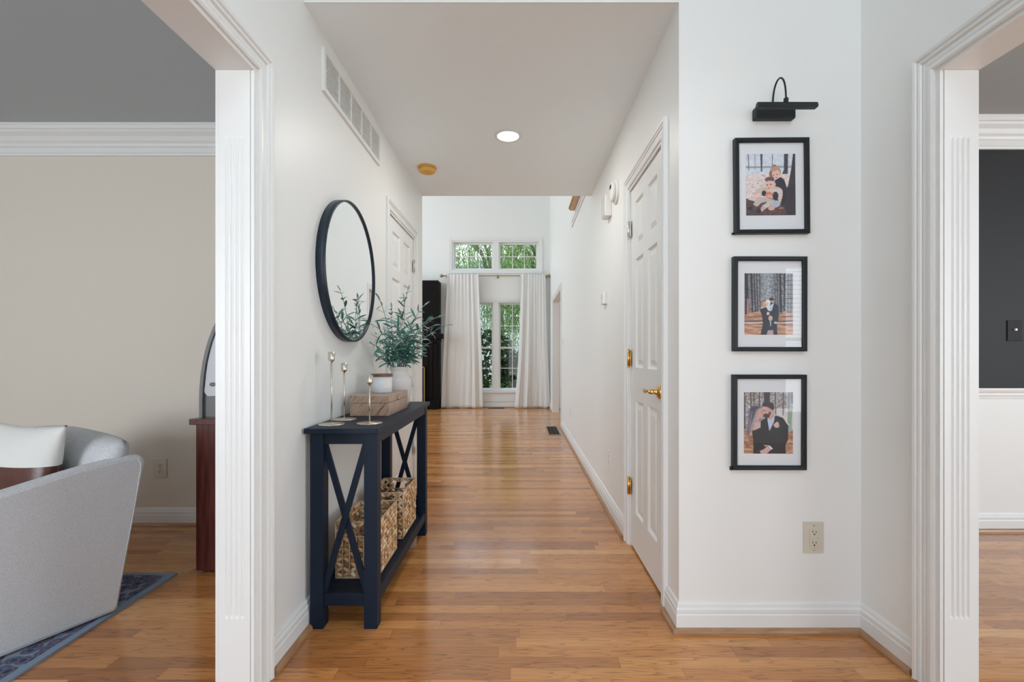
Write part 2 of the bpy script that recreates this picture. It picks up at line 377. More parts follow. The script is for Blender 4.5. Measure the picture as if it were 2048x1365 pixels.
def streaked_wood():
    m = bpy.data.materials.new('streaked_mango_wood'); m.use_nodes = True; nt = m.node_tree; b = nt.nodes['Principled BSDF']
    tc = nt.nodes.new('ShaderNodeTexCoord'); sp = nt.nodes.new('ShaderNodeSeparateXYZ'); nt.links.new(tc.outputs['Object'], sp.inputs[0])
    x, y, z = sp.outputs; ac = math_node(nt, 'ADD', math_node(nt, 'MULTIPLY_ADD', y, .75, x), math_node(nt, 'MULTIPLY', z, -.72))
    al = math_node(nt, 'MULTIPLY', math_node(nt, 'ADD', math_node(nt, 'ADD', x, y), z), 4.0); cb = nt.nodes.new('ShaderNodeCombineXYZ')
    nt.links.new(math_node(nt, 'MULTIPLY', ac, 75.0), cb.inputs[0]); nt.links.new(al, cb.inputs[1]); nt.links.new(math_node(nt, 'GREATER_THAN', z, .060), cb.inputs[2])
    n = nt.nodes.new('ShaderNodeTexNoise'); n.inputs['Scale'].default_value = 1.0; n.inputs['Detail'].default_value = 3; n.inputs['Distortion'].default_value = .35; nt.links.new(cb.outputs[0], n.inputs['Vector'])
    r = nt.nodes.new('ShaderNodeValToRGB'); nt.links.new(n.outputs['Fac'], r.inputs[0]); e = r.color_ramp.elements
    e[0].position = .27; e[0].color = (.09, .05, .03, 1); e[1].position = .76; e[1].color = (.56, .40, .25, 1)
    for p, c in ((.37, (.28, .15, .08, 1)), (.44, (.46, .31, .22, 1)), (.51, (.34, .27, .22, 1)), (.57, (.33, .15, .06, 1)), (.63, (.47, .34, .24, 1)), (.69, (.25, .17, .12, 1))): k = e.new(p); k.color = c
    nt.links.new(r.outputs[0], b.inputs['Base Color']); b.inputs['Roughness'].default_value = .4; b.inputs['Coat Weight'].default_value = .2
    return m
M['mango'] = streaked_wood()

ST = 'structure'
def wall(name, boxes, m, label, cat='wall'):
    mb = MB()
    for a, b in boxes: mb.box(a, b)
    return mb.build(name, m, label=label, cat=cat, kind=ST)

# ------------------------------------------------------------ main dimensions
XL, XR, XP = -.845, .624, 1.337            # left hall wall, right hall wall, foyer right wall
YP, YC, YG = 1.82, 4.04, 9.5               # picture wall, end of hall ceiling, far wall of great room
ZC, ZT = 2.46, 5.2                         # hall ceiling, tall ceilings
T = .115
OY0, OY1, OH = -.15, 1.49, 1.995           # side openings

wall('floor', [((-5.3, -2.3, -.12), (5.3, YG+.1, 0))], M['floor'], 'glossy honey oak strip floor running through all rooms', 'floor')
wall('ceiling_hall', [((XL, YP+.006, ZC), (XR, YC-.006, ZC+.12))], M['ceil'], 'flat light grey hallway ceiling with one recessed lamp', 'ceiling')
wall('ceiling_foyer', [((XL-T, -2.3, ZT), (XP+T, YP+.12, ZT+.1))], M['ceil'], 'tall ceiling above the entry', 'ceiling')
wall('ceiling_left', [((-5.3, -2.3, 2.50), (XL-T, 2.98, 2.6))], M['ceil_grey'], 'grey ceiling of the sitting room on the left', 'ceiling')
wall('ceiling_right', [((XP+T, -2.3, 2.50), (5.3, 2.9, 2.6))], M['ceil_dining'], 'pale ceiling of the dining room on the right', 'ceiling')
wall('ceiling_back', [((-5.3, YC-.12, ZT), (3.4, YG+.1, ZT+.1))], M['ceil'], 'tall ceiling of the room beyond the hall', 'ceiling')

wall('wall_left', [((XL-T, -2.2, OH), (XL, OY1, ZT)), ((XL-T, -2.2, 0), (XL, OY0, OH)), ((XL-T, OY1, 0), (XL, 3.0, ZT)),
                   ((XL-T, 3.0, 2.02), (XL, 3.74, ZT)), ((XL-T, 3.74, 0), (XL, YC, ZT))], M['wall'], 'white hallway wall on the left with round mirror and vent grille')
wall('wall_right', [((XR, YP+T, 0), (XR+T, 2.02, ZT)), ((XR, 2.02, 2.02), (XR+T, 2.65, ZT)), ((XR, 2.65, 0), (XR+T, 6.92, ZT)),
                    ((XR, 6.92, 2.08), (XR+T, 8.74, ZT)), ((XR, 8.74, 0), (XR+T, YG, ZT))], M['wall'], 'long white wall on the right of the hallway')
wall('wall_front', [((XR, YP, 0), (XP, YP+T, ZT)), ((XL, YP-.0005, ZC), (XR, YP+.006, ZC+.12)), ((XL, YP-.0005, ZC+.12), (XR, YP+T, ZT))], M['wall'], 'white wall carrying the three framed photographs')
wall('wall_entry', [((XP, -2.2, OH), (XP+T, OY1, ZT)), ((XP, -2.2, 0), (XP+T, OY0, OH)), ((XP, OY1, 0), (XP+T, 2.86, ZT))], M['wall'], 'short white wall between photographs and right opening')
wall('wall_behind', [((-1, -2.2, 0), (-.5, -2.08, ZT)), ((1.0, -2.2, 0), (1.46, -2.08, ZT)), ((-.5, -2.2, 2.12), (1.0, -2.08, 2.85)),
                     ((-.5, -2.2, 4.6), (1.0, -2.08, ZT)), ((-.5, -2.2, 0), (1.0, -2.08, .15))], M['wall'], 'entry wall behind the camera with openings for glass')
# left room
wall('wall_sitting_back', [((-5.2, 2.945, 0), (XL-T, 3.06, 2.6))], M['cream'], 'cream back wall of the sitting room behind armchair')
wall('wall_sitting_side', [((-5.3, -2.2, 0), (-5.18, 3.06, 2.6))], M['cream'], 'cream side wall of the sitting room')
wall('wall_sitting_front', [((-5.2, -2.2, 0), (-4.2, -2.08, 2.6)), ((-2.2, -2.2, 0), (-.96, -2.08, 2.6)), ((-4.2, -2.2, 0), (-2.2, -2.08, .55)),
                            ((-4.2, -2.2, 2.1), (-2.2, -2.08, 2.6))], M['cream'], 'cream window wall of the sitting room')
# right room
mb = MB(); mb.box((XP+T, 2.85, .86), (5.2, 2.97, 2.6)); mb.build('wall_dining_upper', M['charcoal'], label='charcoal painted upper wall in the dining room', cat='wall', kind=ST)
mb = MB(); mb.box((XP+T, 2.85, 0), (5.2, 2.97, .86)); mb.build('wall_dining_lower', M['wall'], label='white lower wall under the chair rail in the dining room', cat='wall', kind=ST)
wall('wall_dining_side', [((5.18, -2.2, 0), (5.3, -1.2, 2.6)), ((5.18, 1.2, 0), (5.3, 2.97, 2.6)), ((5.18, -1.2, 0), (5.3, 1.2, .5)), ((5.18, -1.2, 2.2), (5.3, 1.2, 2.6))], M['wall'], 'side wall of the dining room')  # the opening in this wall is added for the side fill lamp
wall('wall_dining_front', [((1.45, -2.2, 0), (3.2, -2.08, 2.6)), ((5.0, -2.2, 0), (5.2, -2.08, 2.6)), ((3.2, -2.2, 0), (5.0, -2.08, .32)),
                           ((3.2, -2.2, 2.2), (5.0, -2.08, 2.6))], M['wall'], 'window wall of the dining room')
# great room
WX0, WX1 = -1.375, .405; LZ0, LZ1, UZ0, UZ1 = .335, 2.175, 2.80, 3.41
wall('wall_back', [((-5.2, YG, 0), (WX0, YG+.14, ZT)), ((WX1, YG, 0), (3.4, YG+.14, ZT)), ((WX0, YG, 0), (WX1, YG+.14, LZ0)),
                   ((WX0, YG, LZ1), (WX1, YG+.14, UZ0)), ((WX0, YG, UZ1), (WX1, YG+.14, ZT))], M['wall'], 'tall far wall with the curtained windows')
wall('wall_great_front', [((-5.2, YC-.12, 0), (XL-T, YC, ZT)), ((XL, YC-.006, ZC), (XR, YC-.0005, ZC+.12)), ((XL-T, YC-.12, ZC+.12), (XR, YC-.0005, ZT))], M['wall'], 'wall of the far room beside and above the hallway mouth')
wall('wall_great_side', [((-5.3, YC-.1, 0), (-5.18, 5.1, ZT)), ((-5.3, 8.7, 0), (-5.18, YG+.1, ZT)), ((-5.3, 5.1, 0), (-5.18, 8.7, .8)),
                         ((-5.3, 5.1, 4.4), (-5.18, 8.7, ZT))], M['wall'], 'unseen side of the far room with an opening added for a fill lamp')  # opening cut only so the added fill lamp can shine in
wall('wall_side_room', [((XR+T, 6.3, 0), (3.4, 6.42, 2.6)), ((3.3, 6.4, 0), (3.4, 7.2, 2.6)), ((3.3, 8.8, 0), (3.4, YG, 2.6)), ((3.3, 7.2, 0), (3.4, 8.8, .7)), ((3.3, 7.2, 2.1), (3.4, 8.8, 2.6)),
                        ((XR+T, 6.3, 2.5), (3.4, YG, 2.6))], M['wall'], 'unseen room shell added beyond the far opening on the right')  # shell added to keep sky light from leaking in through the far opening

# ------------------------------------------------------------ casings and fluted jambs of the two wide openings
CAS = [(0, 0), (0, .012), (.006, .016), (.017, .016), (.020, .011), (.024, .014), (.034, .015), (.037, .011), (.041, .019), (.048, .021), (.051, .017), (.055, .024), (.064, .026), (.069, .020), (.070, 0)]
CASD = [(w_*.93, t_*.72) for w_, t_ in CAS]
def opening(name, xw, sgn, label):
    """xw wall face towards the foyer, sgn +1: foyer lies on the +X side"""
    root = empty(name, (xw, OY1, 0), label=label, cat='trim', kind=ST)
    Mi = Matrix.Translation((-xw, -OY1, 0))
    c = MB(); sweep_casing(c, OY0, OY1, OH, CAS, lambda a, z, t: Mi @ Vector((xw+sgn*t, a, z))); c.build('casing', M['trim'], root)
    c = MB(); x2 = xw-sgn*T; sweep_casing(c, OY0, OY1, OH, CAS, lambda a, z, t: Mi @ Vector((x2-sgn*t*.4, a, z))); c.build('casing', M['trim'], root)
    # jamb boards
    j = MB(); a, b = xw+sgn*.004, xw-sgn*(T+.004)
    j.box((a, OY1-.012, 0), (b, OY1+.0, OH)); j.box((a, OY0, 0), (b, OY0+.012, OH)); j.box((a, OY0+.012, OH-.012), (b, OY1-.012, OH))
    # narrow step strip along the edges of the jamb as in the photo
    for e in (a, b):
        s_ = -1 if e == max(a, b) else 1
        j.box((e, OY1-.016, 0), (e+s_*.012, OY1-.012, OH-.0125))
    j2 = MB(); j2.v = [tuple(Mi @ Vector(v)) for v in j.v]; j2.f = j.f; j2.sm = j.sm
    j2.build('jamb', M['trim'], root)
    # fluted board on the jamb: profile with four flutes swept vertically, rounded ends
    fw = .066; wd_ = abs(a-b)-.024; x0 = (a+b)/2-wd_/2; f0 = (wd_-fw)/2
    def board(y, ys):
        us = [0, f0-.001]+[f0+fw*k/64 for k in range(65)]+[f0+fw+.001, wd_]
        zs = [.002, .24, .245, .248, .252, .258]+[.258+(1.757-.258)*k/6 for k in range(1, 7)]+[1.763, 1.767, 1.770, 1.775, OH-.0125]
        vs = []; fs = []; n = len(us)-1
        for z in zs:
            e_ = max(0, min(1, (z-.245)/.013)) if z < 1 else max(0, min(1, (1.770-z)/.013))
            dep = math.sqrt(max(0, 1-(1-e_)**2))
            for u in us:
                q = ((u-f0) % (fw/4))/(fw/4) if 0 <= u-f0 <= fw else 0; d = 0
                if .2 < q < .8: d = .0035*math.sin((q-.2)/.6*PI)**.7
                vs.append(tuple(Mi @ Vector((x0+u, y+ys*(d*dep-.001), z))))
        for i in range(len(zs)-1):
            for k in range(n): fs.append((i*(n+1)+k, i*(n+1)+k+1, (i+1)*(n+1)+k+1, (i+1)*(n+1)+k))
        m_ = MB(); m_.add(vs, fs, True); return m_
    # the flutes need the depth of the board, so the jamb face sits 4 mm behind
    bd = board(OY1-.0165, 1); bd.build('fluted_board', M['trim'], root, recalc=False)
    bd = board(OY0+.0165, -1); bd.build('fluted_board', M['trim'], root, recalc=False)
opening('trim_1', XL, 1, 'white fluted casing of the wide opening into the sitting room on the left')
opening('trim_2', XP, -1, 'white fluted casing of the wide opening into the dining room on the right')

# far opening in the right wall
root = empty('trim_3', (XR, 6.92, 0), label='white casing around the far opening near the curtains', cat='trim', kind=ST)
c = MB(); sweep_casing(c, 6.92, 8.74, 2.08, CASD, lambda a, z, t: Vector((-t, a-6.92, z)))
c.box((-.004, 0, 0), (T+.004, .012, 2.08)); c.box((-.004, 1.808, 0), (T+.004, 1.82, 2.08)); c.box((-.004, .012, 2.068), (T+.004, 1.808, 2.08)); c.build('casing', M['trim'], root)

# ------------------------------------------------------------ baseboards with oak shoe moulding
BB = [(0, 0), (.015, 0), (.015, .066), (.0135, .070), (.0115, .072), (.0135, .076), (.0135, .088), (.009, .095), (.0075, .105), (.0045, .111), (0, .113)]
SH = [(.0, 0), (.032, 0), (.032, .007), (.029, .014), (.023, .019), (.015, .020), (0, .020)]
def baseboard(name, pts, side, label):
    o = MB(); sweep_xy(o, pts, BB, side); b = o.build(name, M['trim'], label=label, cat='baseboard', kind=ST)
    s_ = MB(); sweep_xy(s_, pts, SH, side); s_.build('shoe_molding', M['shoe'], b)
baseboard('baseboard_front', [(XR, 1.955), (XR, YP), (XP, YP), (XP, 1.566)], -1, 'white baseboard with oak shoe below the framed photographs')
baseboard('baseboard_right', [(XR, 6.85), (XR, 2.718)], -1, 'white baseboard along the right side of the hallway')
baseboard('baseboard_left', [(XL, 1.566), (XL, 2.935)], -1, 'white baseboard on the left behind the console table')
baseboard('baseboard_corner', [(XL, 3.808), (XL, YC), (-1.6, YC)], 1 if False else -1, 'short white baseboard past the left hallway door')
baseboard('baseboard_back', [(-1.55, YG), (XR, YG), (XR, 8.81)], -1, 'white baseboard under the far window')
baseboard('baseboard_sitting', [(-5.18, 2.945), (XL-T, 2.945)], -1, 'white baseboard in the sitting room')
baseboard('baseboard_dining', [(XP+T, 2.85), (5.18, 2.85)], -1, 'white baseboard in the dining room')

CR = [(0, 0), (.012, 0), (.014, .012), (.020, .018), (.020, .045), (.030, .052), (.034, .066), (.048, .078), (.062, .10), (.085, .118), (.092, .128), (.10, .132), (.10, .150), (.108, .155), (.108, .163), (0, .163)]
def crown(name, pts, side, z0, label):
    o = MB(); sweep_xy(o, pts, CR, side, z0); o.build(name, M['trim'], label=label, cat='crown moulding', kind=ST)
crown('trim_4', [(-5.18, 2.945), (XL-T, 2.945)], -1, 2.337, 'white crown moulding above the cream wall')
crown('trim_5', [(XP+T, 2.85), (5.18, 2.85)], -1, 2.337, 'white crown moulding above the charcoal wall')
o = MB(); sweep_xy(o, [(XP+T, 2.85), (5.18, 2.85)], [(0, 0), (.010, 0), (.012, .015), (.018, .020), (.018, .034), (.026, .042), (.030, .055), (.030, .064), (0, .064)], -1, .812)
o.build('trim_6', M['trim'], label='white chair rail under the charcoal wall', cat='chair rail', kind=ST)

# ------------------------------------------------------------ six-panel doors
def six_panel(w_, h, zb):
    """leaf in local coords: x 0..w_ along the wall, y 0 face .. +.035 back (y=0 is the visible face), z"""
    mb = MB(); mb.box((0, .012, zb), (w_, .038, h))
    st = .105 if w_ > .65 else .098; mid = .10 if w_ > .65 else .085; pw = (w_-2*st-mid)/2
    rails = [(zb, .215), (.83, 1.01), (1.60, 1.67), (1.915, h)]
    for a, b in rails: mb.box((0, 0, a), (w_, .013, b))
    for a, b in ((0, st), (st+pw, st+pw+mid), (w_-st, w_)): mb.box((a, .0002, zb), (b, .013, h))
    for (z0, z1) in ((.215, .83), (1.01, 1.60), (1.67, 1.915)):
        for x0 in (st, st+pw+mid):
            x1 = x0+pw
            def ring(i, y): return [(x0+i, y, z0+i), (x1-i, y, z0+i), (x1-i, y, z1-i), (x0+i, y, z1-i)]
            rs = [ring(0, 0), ring(.004, .004), ring(.010, .011), ring(.020, .0115), ring(.042, .004), ring(.044, .0035)]
            vs = [p for r_ in rs for p in r_]; fs = []
            for i in range(len(rs)-1):
                for k in range(4): fs.append((i*4+k, i*4+(k+1) % 4, (i+1)*4+(k+1) % 4, (i+1)*4+k))
            fs.append(tuple((len(rs)-1)*4+k for k in range(4))); mb.add(vs, fs)
    return mb

def hinge_mb(z):
    h = MB(); h.tube([(0, -.006, z-.045), (0, -.006, z+.045)], .0065, 10)
    h.box((-.028, -.0015, z-.045), (.004, .001, z+.045)); h.box((0, -.0015, z-.045), (.026, .001, z+.045))
    h.ball((0, -.006, z+.048), .0065); h.ball((0, -.006, z-.048), .0065)
    for dz in (-.03, 0, .03): h.ball((.015, -.002, z+dz), (.0035, .0015, .0035)); h.ball((-.015, -.002, z+dz), (.0035, .0015, .0035))
    return h

def hall_door(name, xw, sgn, y0, y1, label, lever):
    """sgn: room side direction of the wall face (+1 => room on +X)"""
    root = empty(name, (xw, y0, 0), label=label, cat='door', kind=ST)
    L = y1-y0
    c = MB(); sweep_casing(c, 0, L, 2.02, CASD, lambda a, z, t: Vector((sgn*t, a, z))); c.build('casing', M['trim'], root)
    j = MB()
    for (a, b) in ((0, .014), (L-.014, L)): j.box((sgn*.003, a, 0), (-sgn*T, b, 2.02))
    j.box((sgn*.003, .014, 2.006), (-sgn*T, L-.014, 2.02)); j.box((-sgn*.052, .014, 0), (-sgn*.062, L-.014, 2.006)) if False else None
    j.build('jamb', M['trim'], root)
    lf = six_panel(L-.036, 2.002, .012)
    # local door frame: local x -> along +Y, local y(back) -> away from the room
    R = Matrix(((0, -sgn, 0, -sgn*.008), (1, 0, 0, .018), (0, 0, 1, 0), (0, 0, 0, 1)))
    m2 = MB(); m2.add(lf.v, lf.f, False, R); leaf = m2.build('door_leaf', M['doorpaint'], root)
    for z, mm in ((1.79, M['chrome']), (1.06, M['brass'] if lever else M['chrome']), (.34, M['brass'] if lever else M['chrome'])):
        h = hinge_mb(z); R2 = Matrix(((0, -sgn, 0, sgn*.0005), (1, 0, 0, L-.016), (0, 0, 1, 0), (0, 0, 0, 1)))
        h2 = MB(); h2.v = [tuple(R2 @ Vector(v)) for v in h.v]; h2.f = h.f; h2.sm = h.sm; h2.build('hinge', mm, root)
    if lever:
        z = .912; yk = .018+.062
        k = MB(); R3 = Matrix(((0, 0, sgn, -sgn*.008), (1, 0, 0, yk), (0, 1, 0, z), (0, 0, 0, 1)))
        k.lathe([(.033, 0), (.033, .004), (.026, .009), (.018, .012), (.0125, .016), (.0105, .03), (.012, .038), (.0, .044)], 24, M=R3)
        P = [(sgn*.034, yk, z), (sgn*.036, yk+.02, z+.003), (sgn*.036, yk+.045, z+.001), (sgn*.036, yk+.072, z-.005), (sgn*.035, yk+.096, z-.002), (sgn*.034, yk+.108, z+.004)]
        PP = []
        for i in range(len(P)-1):
            p0, p1, p2, p3 = [Vector(P[max(0, min(len(P)-1, i+q))]) for q in (-1, 0, 1, 2)]
            for q in range(4):
                t = q/4; PP.append(.5*((2*p1)+(p2-p0)*t+(2*p0-5*p1+4*p2-p3)*t*t+(3*p1-p0-3*p2+p3)*t**3))
        PP.append(Vector(P[-1])); k.tube(PP, [.0098-.0035*i/(len(PP)-1) for i in range(len(PP)-1)]+[.004], 14); k.build('lever_handle', M['brass'], leaf)
    return root
hall_door('door_1', XR, -1, 2.02, 2.65, 'white six-panel closet door on the right with a brass lever', True)
hall_door('door_2', XL, 1, 3.0, 3.74, 'white six-panel door on the left behind the olive branches', False)

# ------------------------------------------------------------ far windows
def window(name, x0, x1, z0, z1, rowsets, label, panel=False):
    root = empty(name, ((x0+x1)/2, YG, z0), label=label, cat='window', kind=ST); cx = (x0+x1)/2; Wd = x1-x0
    def lb(mb, a, b): mb.box((a[0]-cx, a[1], a[2]-z0), (b[0]-cx, b[1], b[2]-z0))
    c = MB(); P = [(0, 0), (0, .012), (.02, .016), (.045, .018), (.06, .02), (.06, 0)]
    vs = []
    for (wd, t) in P:
        for (a, z) in ((-Wd/2-wd, -wd), (-Wd/2-wd, z1-z0+wd), (Wd/2+wd, z1-z0+wd), (Wd/2+wd, -wd)): vs.append((a, -t, z))
    fs = []
    for i in range(len(P)-1):
        for k in range(4): fs.append((i*4+k, i*4+(k+1) % 4, (i+1)*4+(k+1) % 4, (i+1)*4+k))
    c.add(vs, fs); c.build('window_casing', M['trim'], root)
    f = MB(); fw = .028
    f.rim(x0-cx, x1-cx, 0, z1-z0, .001, .13, fw)
    mc = (985.6+997.8)/2; mx = (mc-CX)/F*YG; lb(f, (mx-.058, .01, z0+fw), (mx+.058, .128, z1-fw))
    f.build('window_frame', M['trim'], root)
    for (a, b) in ((x0+fw, mx-.058), (mx+.058, x1-fw)):
        for k, (r0, r1, nr) in enumerate(rowsets):
            y = .085+.015*(k % 2); s_ = MB(); sw = .032
            s_.rim(a-cx, b-cx, r0-z0, r1-z0, y, y+.03, sw)
            sh = s_.build('sash', M['trim'], root)
            g = MB()
            for i in range(1, 3): xx = a+sw+(b-a-2*sw)*i/3; lb(g, (xx-.007, y+.008, r0+sw), (xx+.007, y+.02, r1-sw))
            for i in range(1, nr): zz = r0+sw+(r1-r0-2*sw)*i/nr; lb(g, (a+sw, y+.009, zz-.007), (b-sw, y+.019, zz+.007))
            g.build('muntin', M['trim'], sh)
            p = MB(); lb(p, (a+sw-.003, y+.012, r0+sw-.003), (b-sw+.003, y+.016, r1-sw+.003)); p.build('pane', M['wglass'], sh)
    return root
window('window_1', WX0, WX1, UZ0, UZ1, [(UZ0+.028, UZ1-.028, 2)], 'wide transom window high on the far wall')
zm = H-(696-CY)/F*YG
r2 = window('window_2', WX0, WX1, LZ0, LZ1, [(LZ0+.028, zm+.018, 2), (zm-.018, LZ1-.028, 2)], 'tall double window between the grey curtains')
sl = MB(); cx = (WX0+WX1)/2; sl.box((WX0-.09-cx, -.05, -.03), (WX1+.09-cx, .0, 0)); sl.box((WX0-.05-cx, -.018, -.215), (WX1+.05-cx, -.0005, -.0301)); sl.build('window_sill', M['trim'], r2)

root = empty('window_3', (4.05, -2.14, .32), label='dining room window with a white blind, seen reflected in the picture glass', cat='window', kind=ST)
f = MB(); f.rim(-.85, .95, 0, 1.88, -.05, .07, .05); f.box((.02, -.05, .05), (.08, .05, 1.83)); f.box((-.80, -.02, .93), (.90, .03, .97)); f.build('window_frame', M['trim'], root)
f = MB()
for k in range(22): f.box((-.79, .052, .62+k*.055), (.89, .077, .624+k*.055))
f.build('blind', M['trim'], root)
# ------------------------------------------------------------ curtains and rod
YR = YG-.10
def curtain(xt0, xt1, xb0, xb1, zt, zb, seed, label, sweep):
    rnd = random.Random(seed); nu, nv = 120, 46; vs = []; fs = []
    ph = [rnd.uniform(0, 6.28) for _ in range(4)]
    for j in range(nv+1):
        v = j/nv; z = zt+(zb-zt)*v
        e = v**1.25; a = xt0+(xb0-xt0)*e; b = xt1+(xb1-xt1)*e
        for i in range(nu+1):
            u = i/nu; uu = u+.03*math.sin(6*u+ph[0])*v
            wsp = u+.10*math.sin(2*PI*u+ph[0])/2; k = 5.0; A = (.012+.022*v)*(.55+.45*math.sin(2*PI*(u*.8)+ph[2]))
            cs = math.sin(2*PI*k*wsp+ph[1]+.5*v); y = A*(cs*.7+.3*cs*abs(cs))+.020*v*math.sin(2*PI*1.6*uu+ph[2]+v*1.2)
            y += .008*(1-v)**2*math.sin(2*PI*9*uu+ph[3])+.006*v*v*math.sin(2*PI*7*u+9*v)
            x = a+(b-a)*u + .012*v*math.sin(2*PI*k*uu*2+ph[2]) + sweep*math.sin(PI*v)*.03*(u-.5)
            zz = z+(.02*math.sin(2*PI*3*u+ph[0])*max(0, v-.9)*10*.3)
            vs.append((x, YR-.036+y+.012*v, zz))
    for j in range(nv):
        for i in range(nu): fs.append((j*(nu+1)+i, j*(nu+1)+i+1, (j+1)*(nu+1)+i+1, (j+1)*(nu+1)+i))
    m_ = MB(); m_.add(vs, fs, True); o = m_.build('curtain', M['curtain'], recalc=False, label=label, cat='curtain', group='grey curtains at the far window')
    md = o.modifiers.new('thickness', 'SOLIDIFY'); md.thickness = .004
    return o
px = lambda x: (x-CX)/F*YR
pz = lambda y: H-(y-CY)/F*YR
curtain(px(895), px(957), px(884), px(967), pz(549), .008, 3, 'left light grey floor-length curtain hanging next to the black fireplace', 1)
curtain(px(1041), px(1091), px(1029), px(1100), pz(549), .008, 8, 'right light grey floor-length curtain hanging next to the far opening', -1)
root = empty('curtain_rod', (px(990), YR, pz(552)), label='thin antique brass curtain rod under the transom window', cat='curtain rod')
r_ = MB(); r_.tube([(px(884)-px(990), 0, 0), (px(1098)-px(990), 0, 0)], .009, 10); r_.build('rod', M['bronze'], root)
for x in (px(883), px(1098)):
    f_ = MB(); f_.ball((x-px(990), 0, 0), .034, 12, 8); f_.build('finial', M['bronze'], root)
for x in (px(893), px(995), px(1093)):
    f_ = MB(); f_.tube([(x-px(990), 0, -.0), (x-px(990), .0985, -.0)], .008, 8); f_.box((x-px(990)-.014, .09, -.035), (x-px(990)+.014, .099, .03)); f_.ball((x-px(990), 0, -.008), (.014, .014, .02)); f_.build('bracket', M['bronze'], root)

# ------------------------------------------------------------ fireplace
root = empty('fireplace', (-2.6, YG, 0), label='tall black panelled fireplace with mantel shelf left of the far curtains', cat='fireplace')
y0 = -.32; xr = (876.5-CX)/F*(YG+y0)+2.6; zt = H-(561-CY)/F*(YG+y0)
f_ = MB(); f_.box((-1.0, y0, 0), (xr, -.001, zt)); f_.build('surround', M['fireblack'], root, bevel=.006)
zmn = H-(668-CY)/F*(YG+y0); f_ = MB(); f_.box((-1.1, y0-.10, zmn-.10), (xr+.10, y0+.06, zmn)); f_.box((-1.06, y0-.06, zmn-.16), (xr+.06, y0+.03, zmn-.10)); f_.build('mantel', M['fireblack'], root, bevel=.006)
f_ = MB(); f_.box((-1.02, y0-.03, 0), (xr+.01, y0+.1, .17)); f_.build('plinth', M['fireblack'], root, bevel=.004)
f_ = MB()
for k in range(3): f_.box((xr-.06-k*.09, y0-.012, .2), (xr-.02-k*.09, y0, zmn-.18))
f_.box((-.9, y0-.012, zmn+.08), (xr-.05, y0, zmn+.11)); f_.build('pilaster', M['fireblack'], root, bevel=.004)
f_ = MB(); xs = (850-CX)/F*(YG+y0-.04)+2.6
f_.box((xs-.7, y0-.045, .06), (xs, y0-.035, .84)); f_.build('mesh_screen', M['dark'], root)
f_ = MB()
f_.box((xs-.02, y0-.055, .05), (xs, y0-.03, .85)); f_.box((xs-.7, y0-.055, .83), (xs, y0-.03, .85)); f_.box((xs-.7, y0-.055, .05), (xs, y0-.03, .07))
f_.build('screen_frame', M['bronze'], root)

# ------------------------------------------------------------ console table
TX0, TX1, TY0, TY1, TZ = -.836, -.548, 1.80, 2.85, .793
root = empty('console_table', ((TX0+TX1)/2, (TY0+TY1)/2, 0), label='narrow navy-black console table with X-shaped ends against the left wall', cat='console table')
ox, oy = (TX0+TX1)/2, (TY0+TY1)/2
def tb(name, a, b, bev=.0015):
    m_ = MB(); m_.box((a[0]-ox, a[1]-oy, a[2]), (b[0]-ox, b[1]-oy, b[2])); return m_.build(name, M['navy'], root, bevel=bev)
tb('tabletop', (TX0, TY0, TZ-.020), (TX1, TY1, TZ), .002)
lx0, lx1 = TX0+.012, TX1-.012; ly0, ly1 = TY0+.028, TY1-.028; lw = .052
for xa in (lx0, lx1-lw):
    for ya in (ly0, ly1-lw): tb('leg', (xa, ya, 0), (xa+lw, ya+lw, TZ-.020))
for ya in (ly0+.006, ly1-.024): tb('apron', (lx0+lw, ya, TZ-.066), (lx1-lw, ya+.018, TZ-.020))
for xa in (lx0+.003, lx1-.021): tb('apron', (xa, ly0+lw, TZ-.066), (xa+.018, ly1-lw, TZ-.020))
for ya in (ly0+.006, ly1-.024): tb('shelf_rail', (lx0+lw, ya, .088), (lx1-lw, ya+.018, .137))
for xa in (lx0+.003, lx1-.021): tb('shelf_rail', (xa, ly0+lw, .088), (xa+.018, ly1-lw, .137))
tb('lower_shelf', (lx0+.021, ly0+.024, .118), (lx1-.021, ly1-.024, .133))
for ya in (ly0+.02, ly1-.02):
    for s_, dy in ((1, -.005), (-1, .005)):
        xa, xb = lx0+lw-.004-ox, lx1-lw+.004-ox; b_ = MB()
        p, q = ((xa, ya-oy+dy, .137), (xb, ya-oy+dy, TZ-.066)) if s_ > 0 else ((xb, ya-oy+dy, .137), (xa, ya-oy+dy, TZ-.066))
        b_.bar(p, q, .010, .024, (1, 0, 0)); 
        b_.build('cross_brace', M['navy'], root)

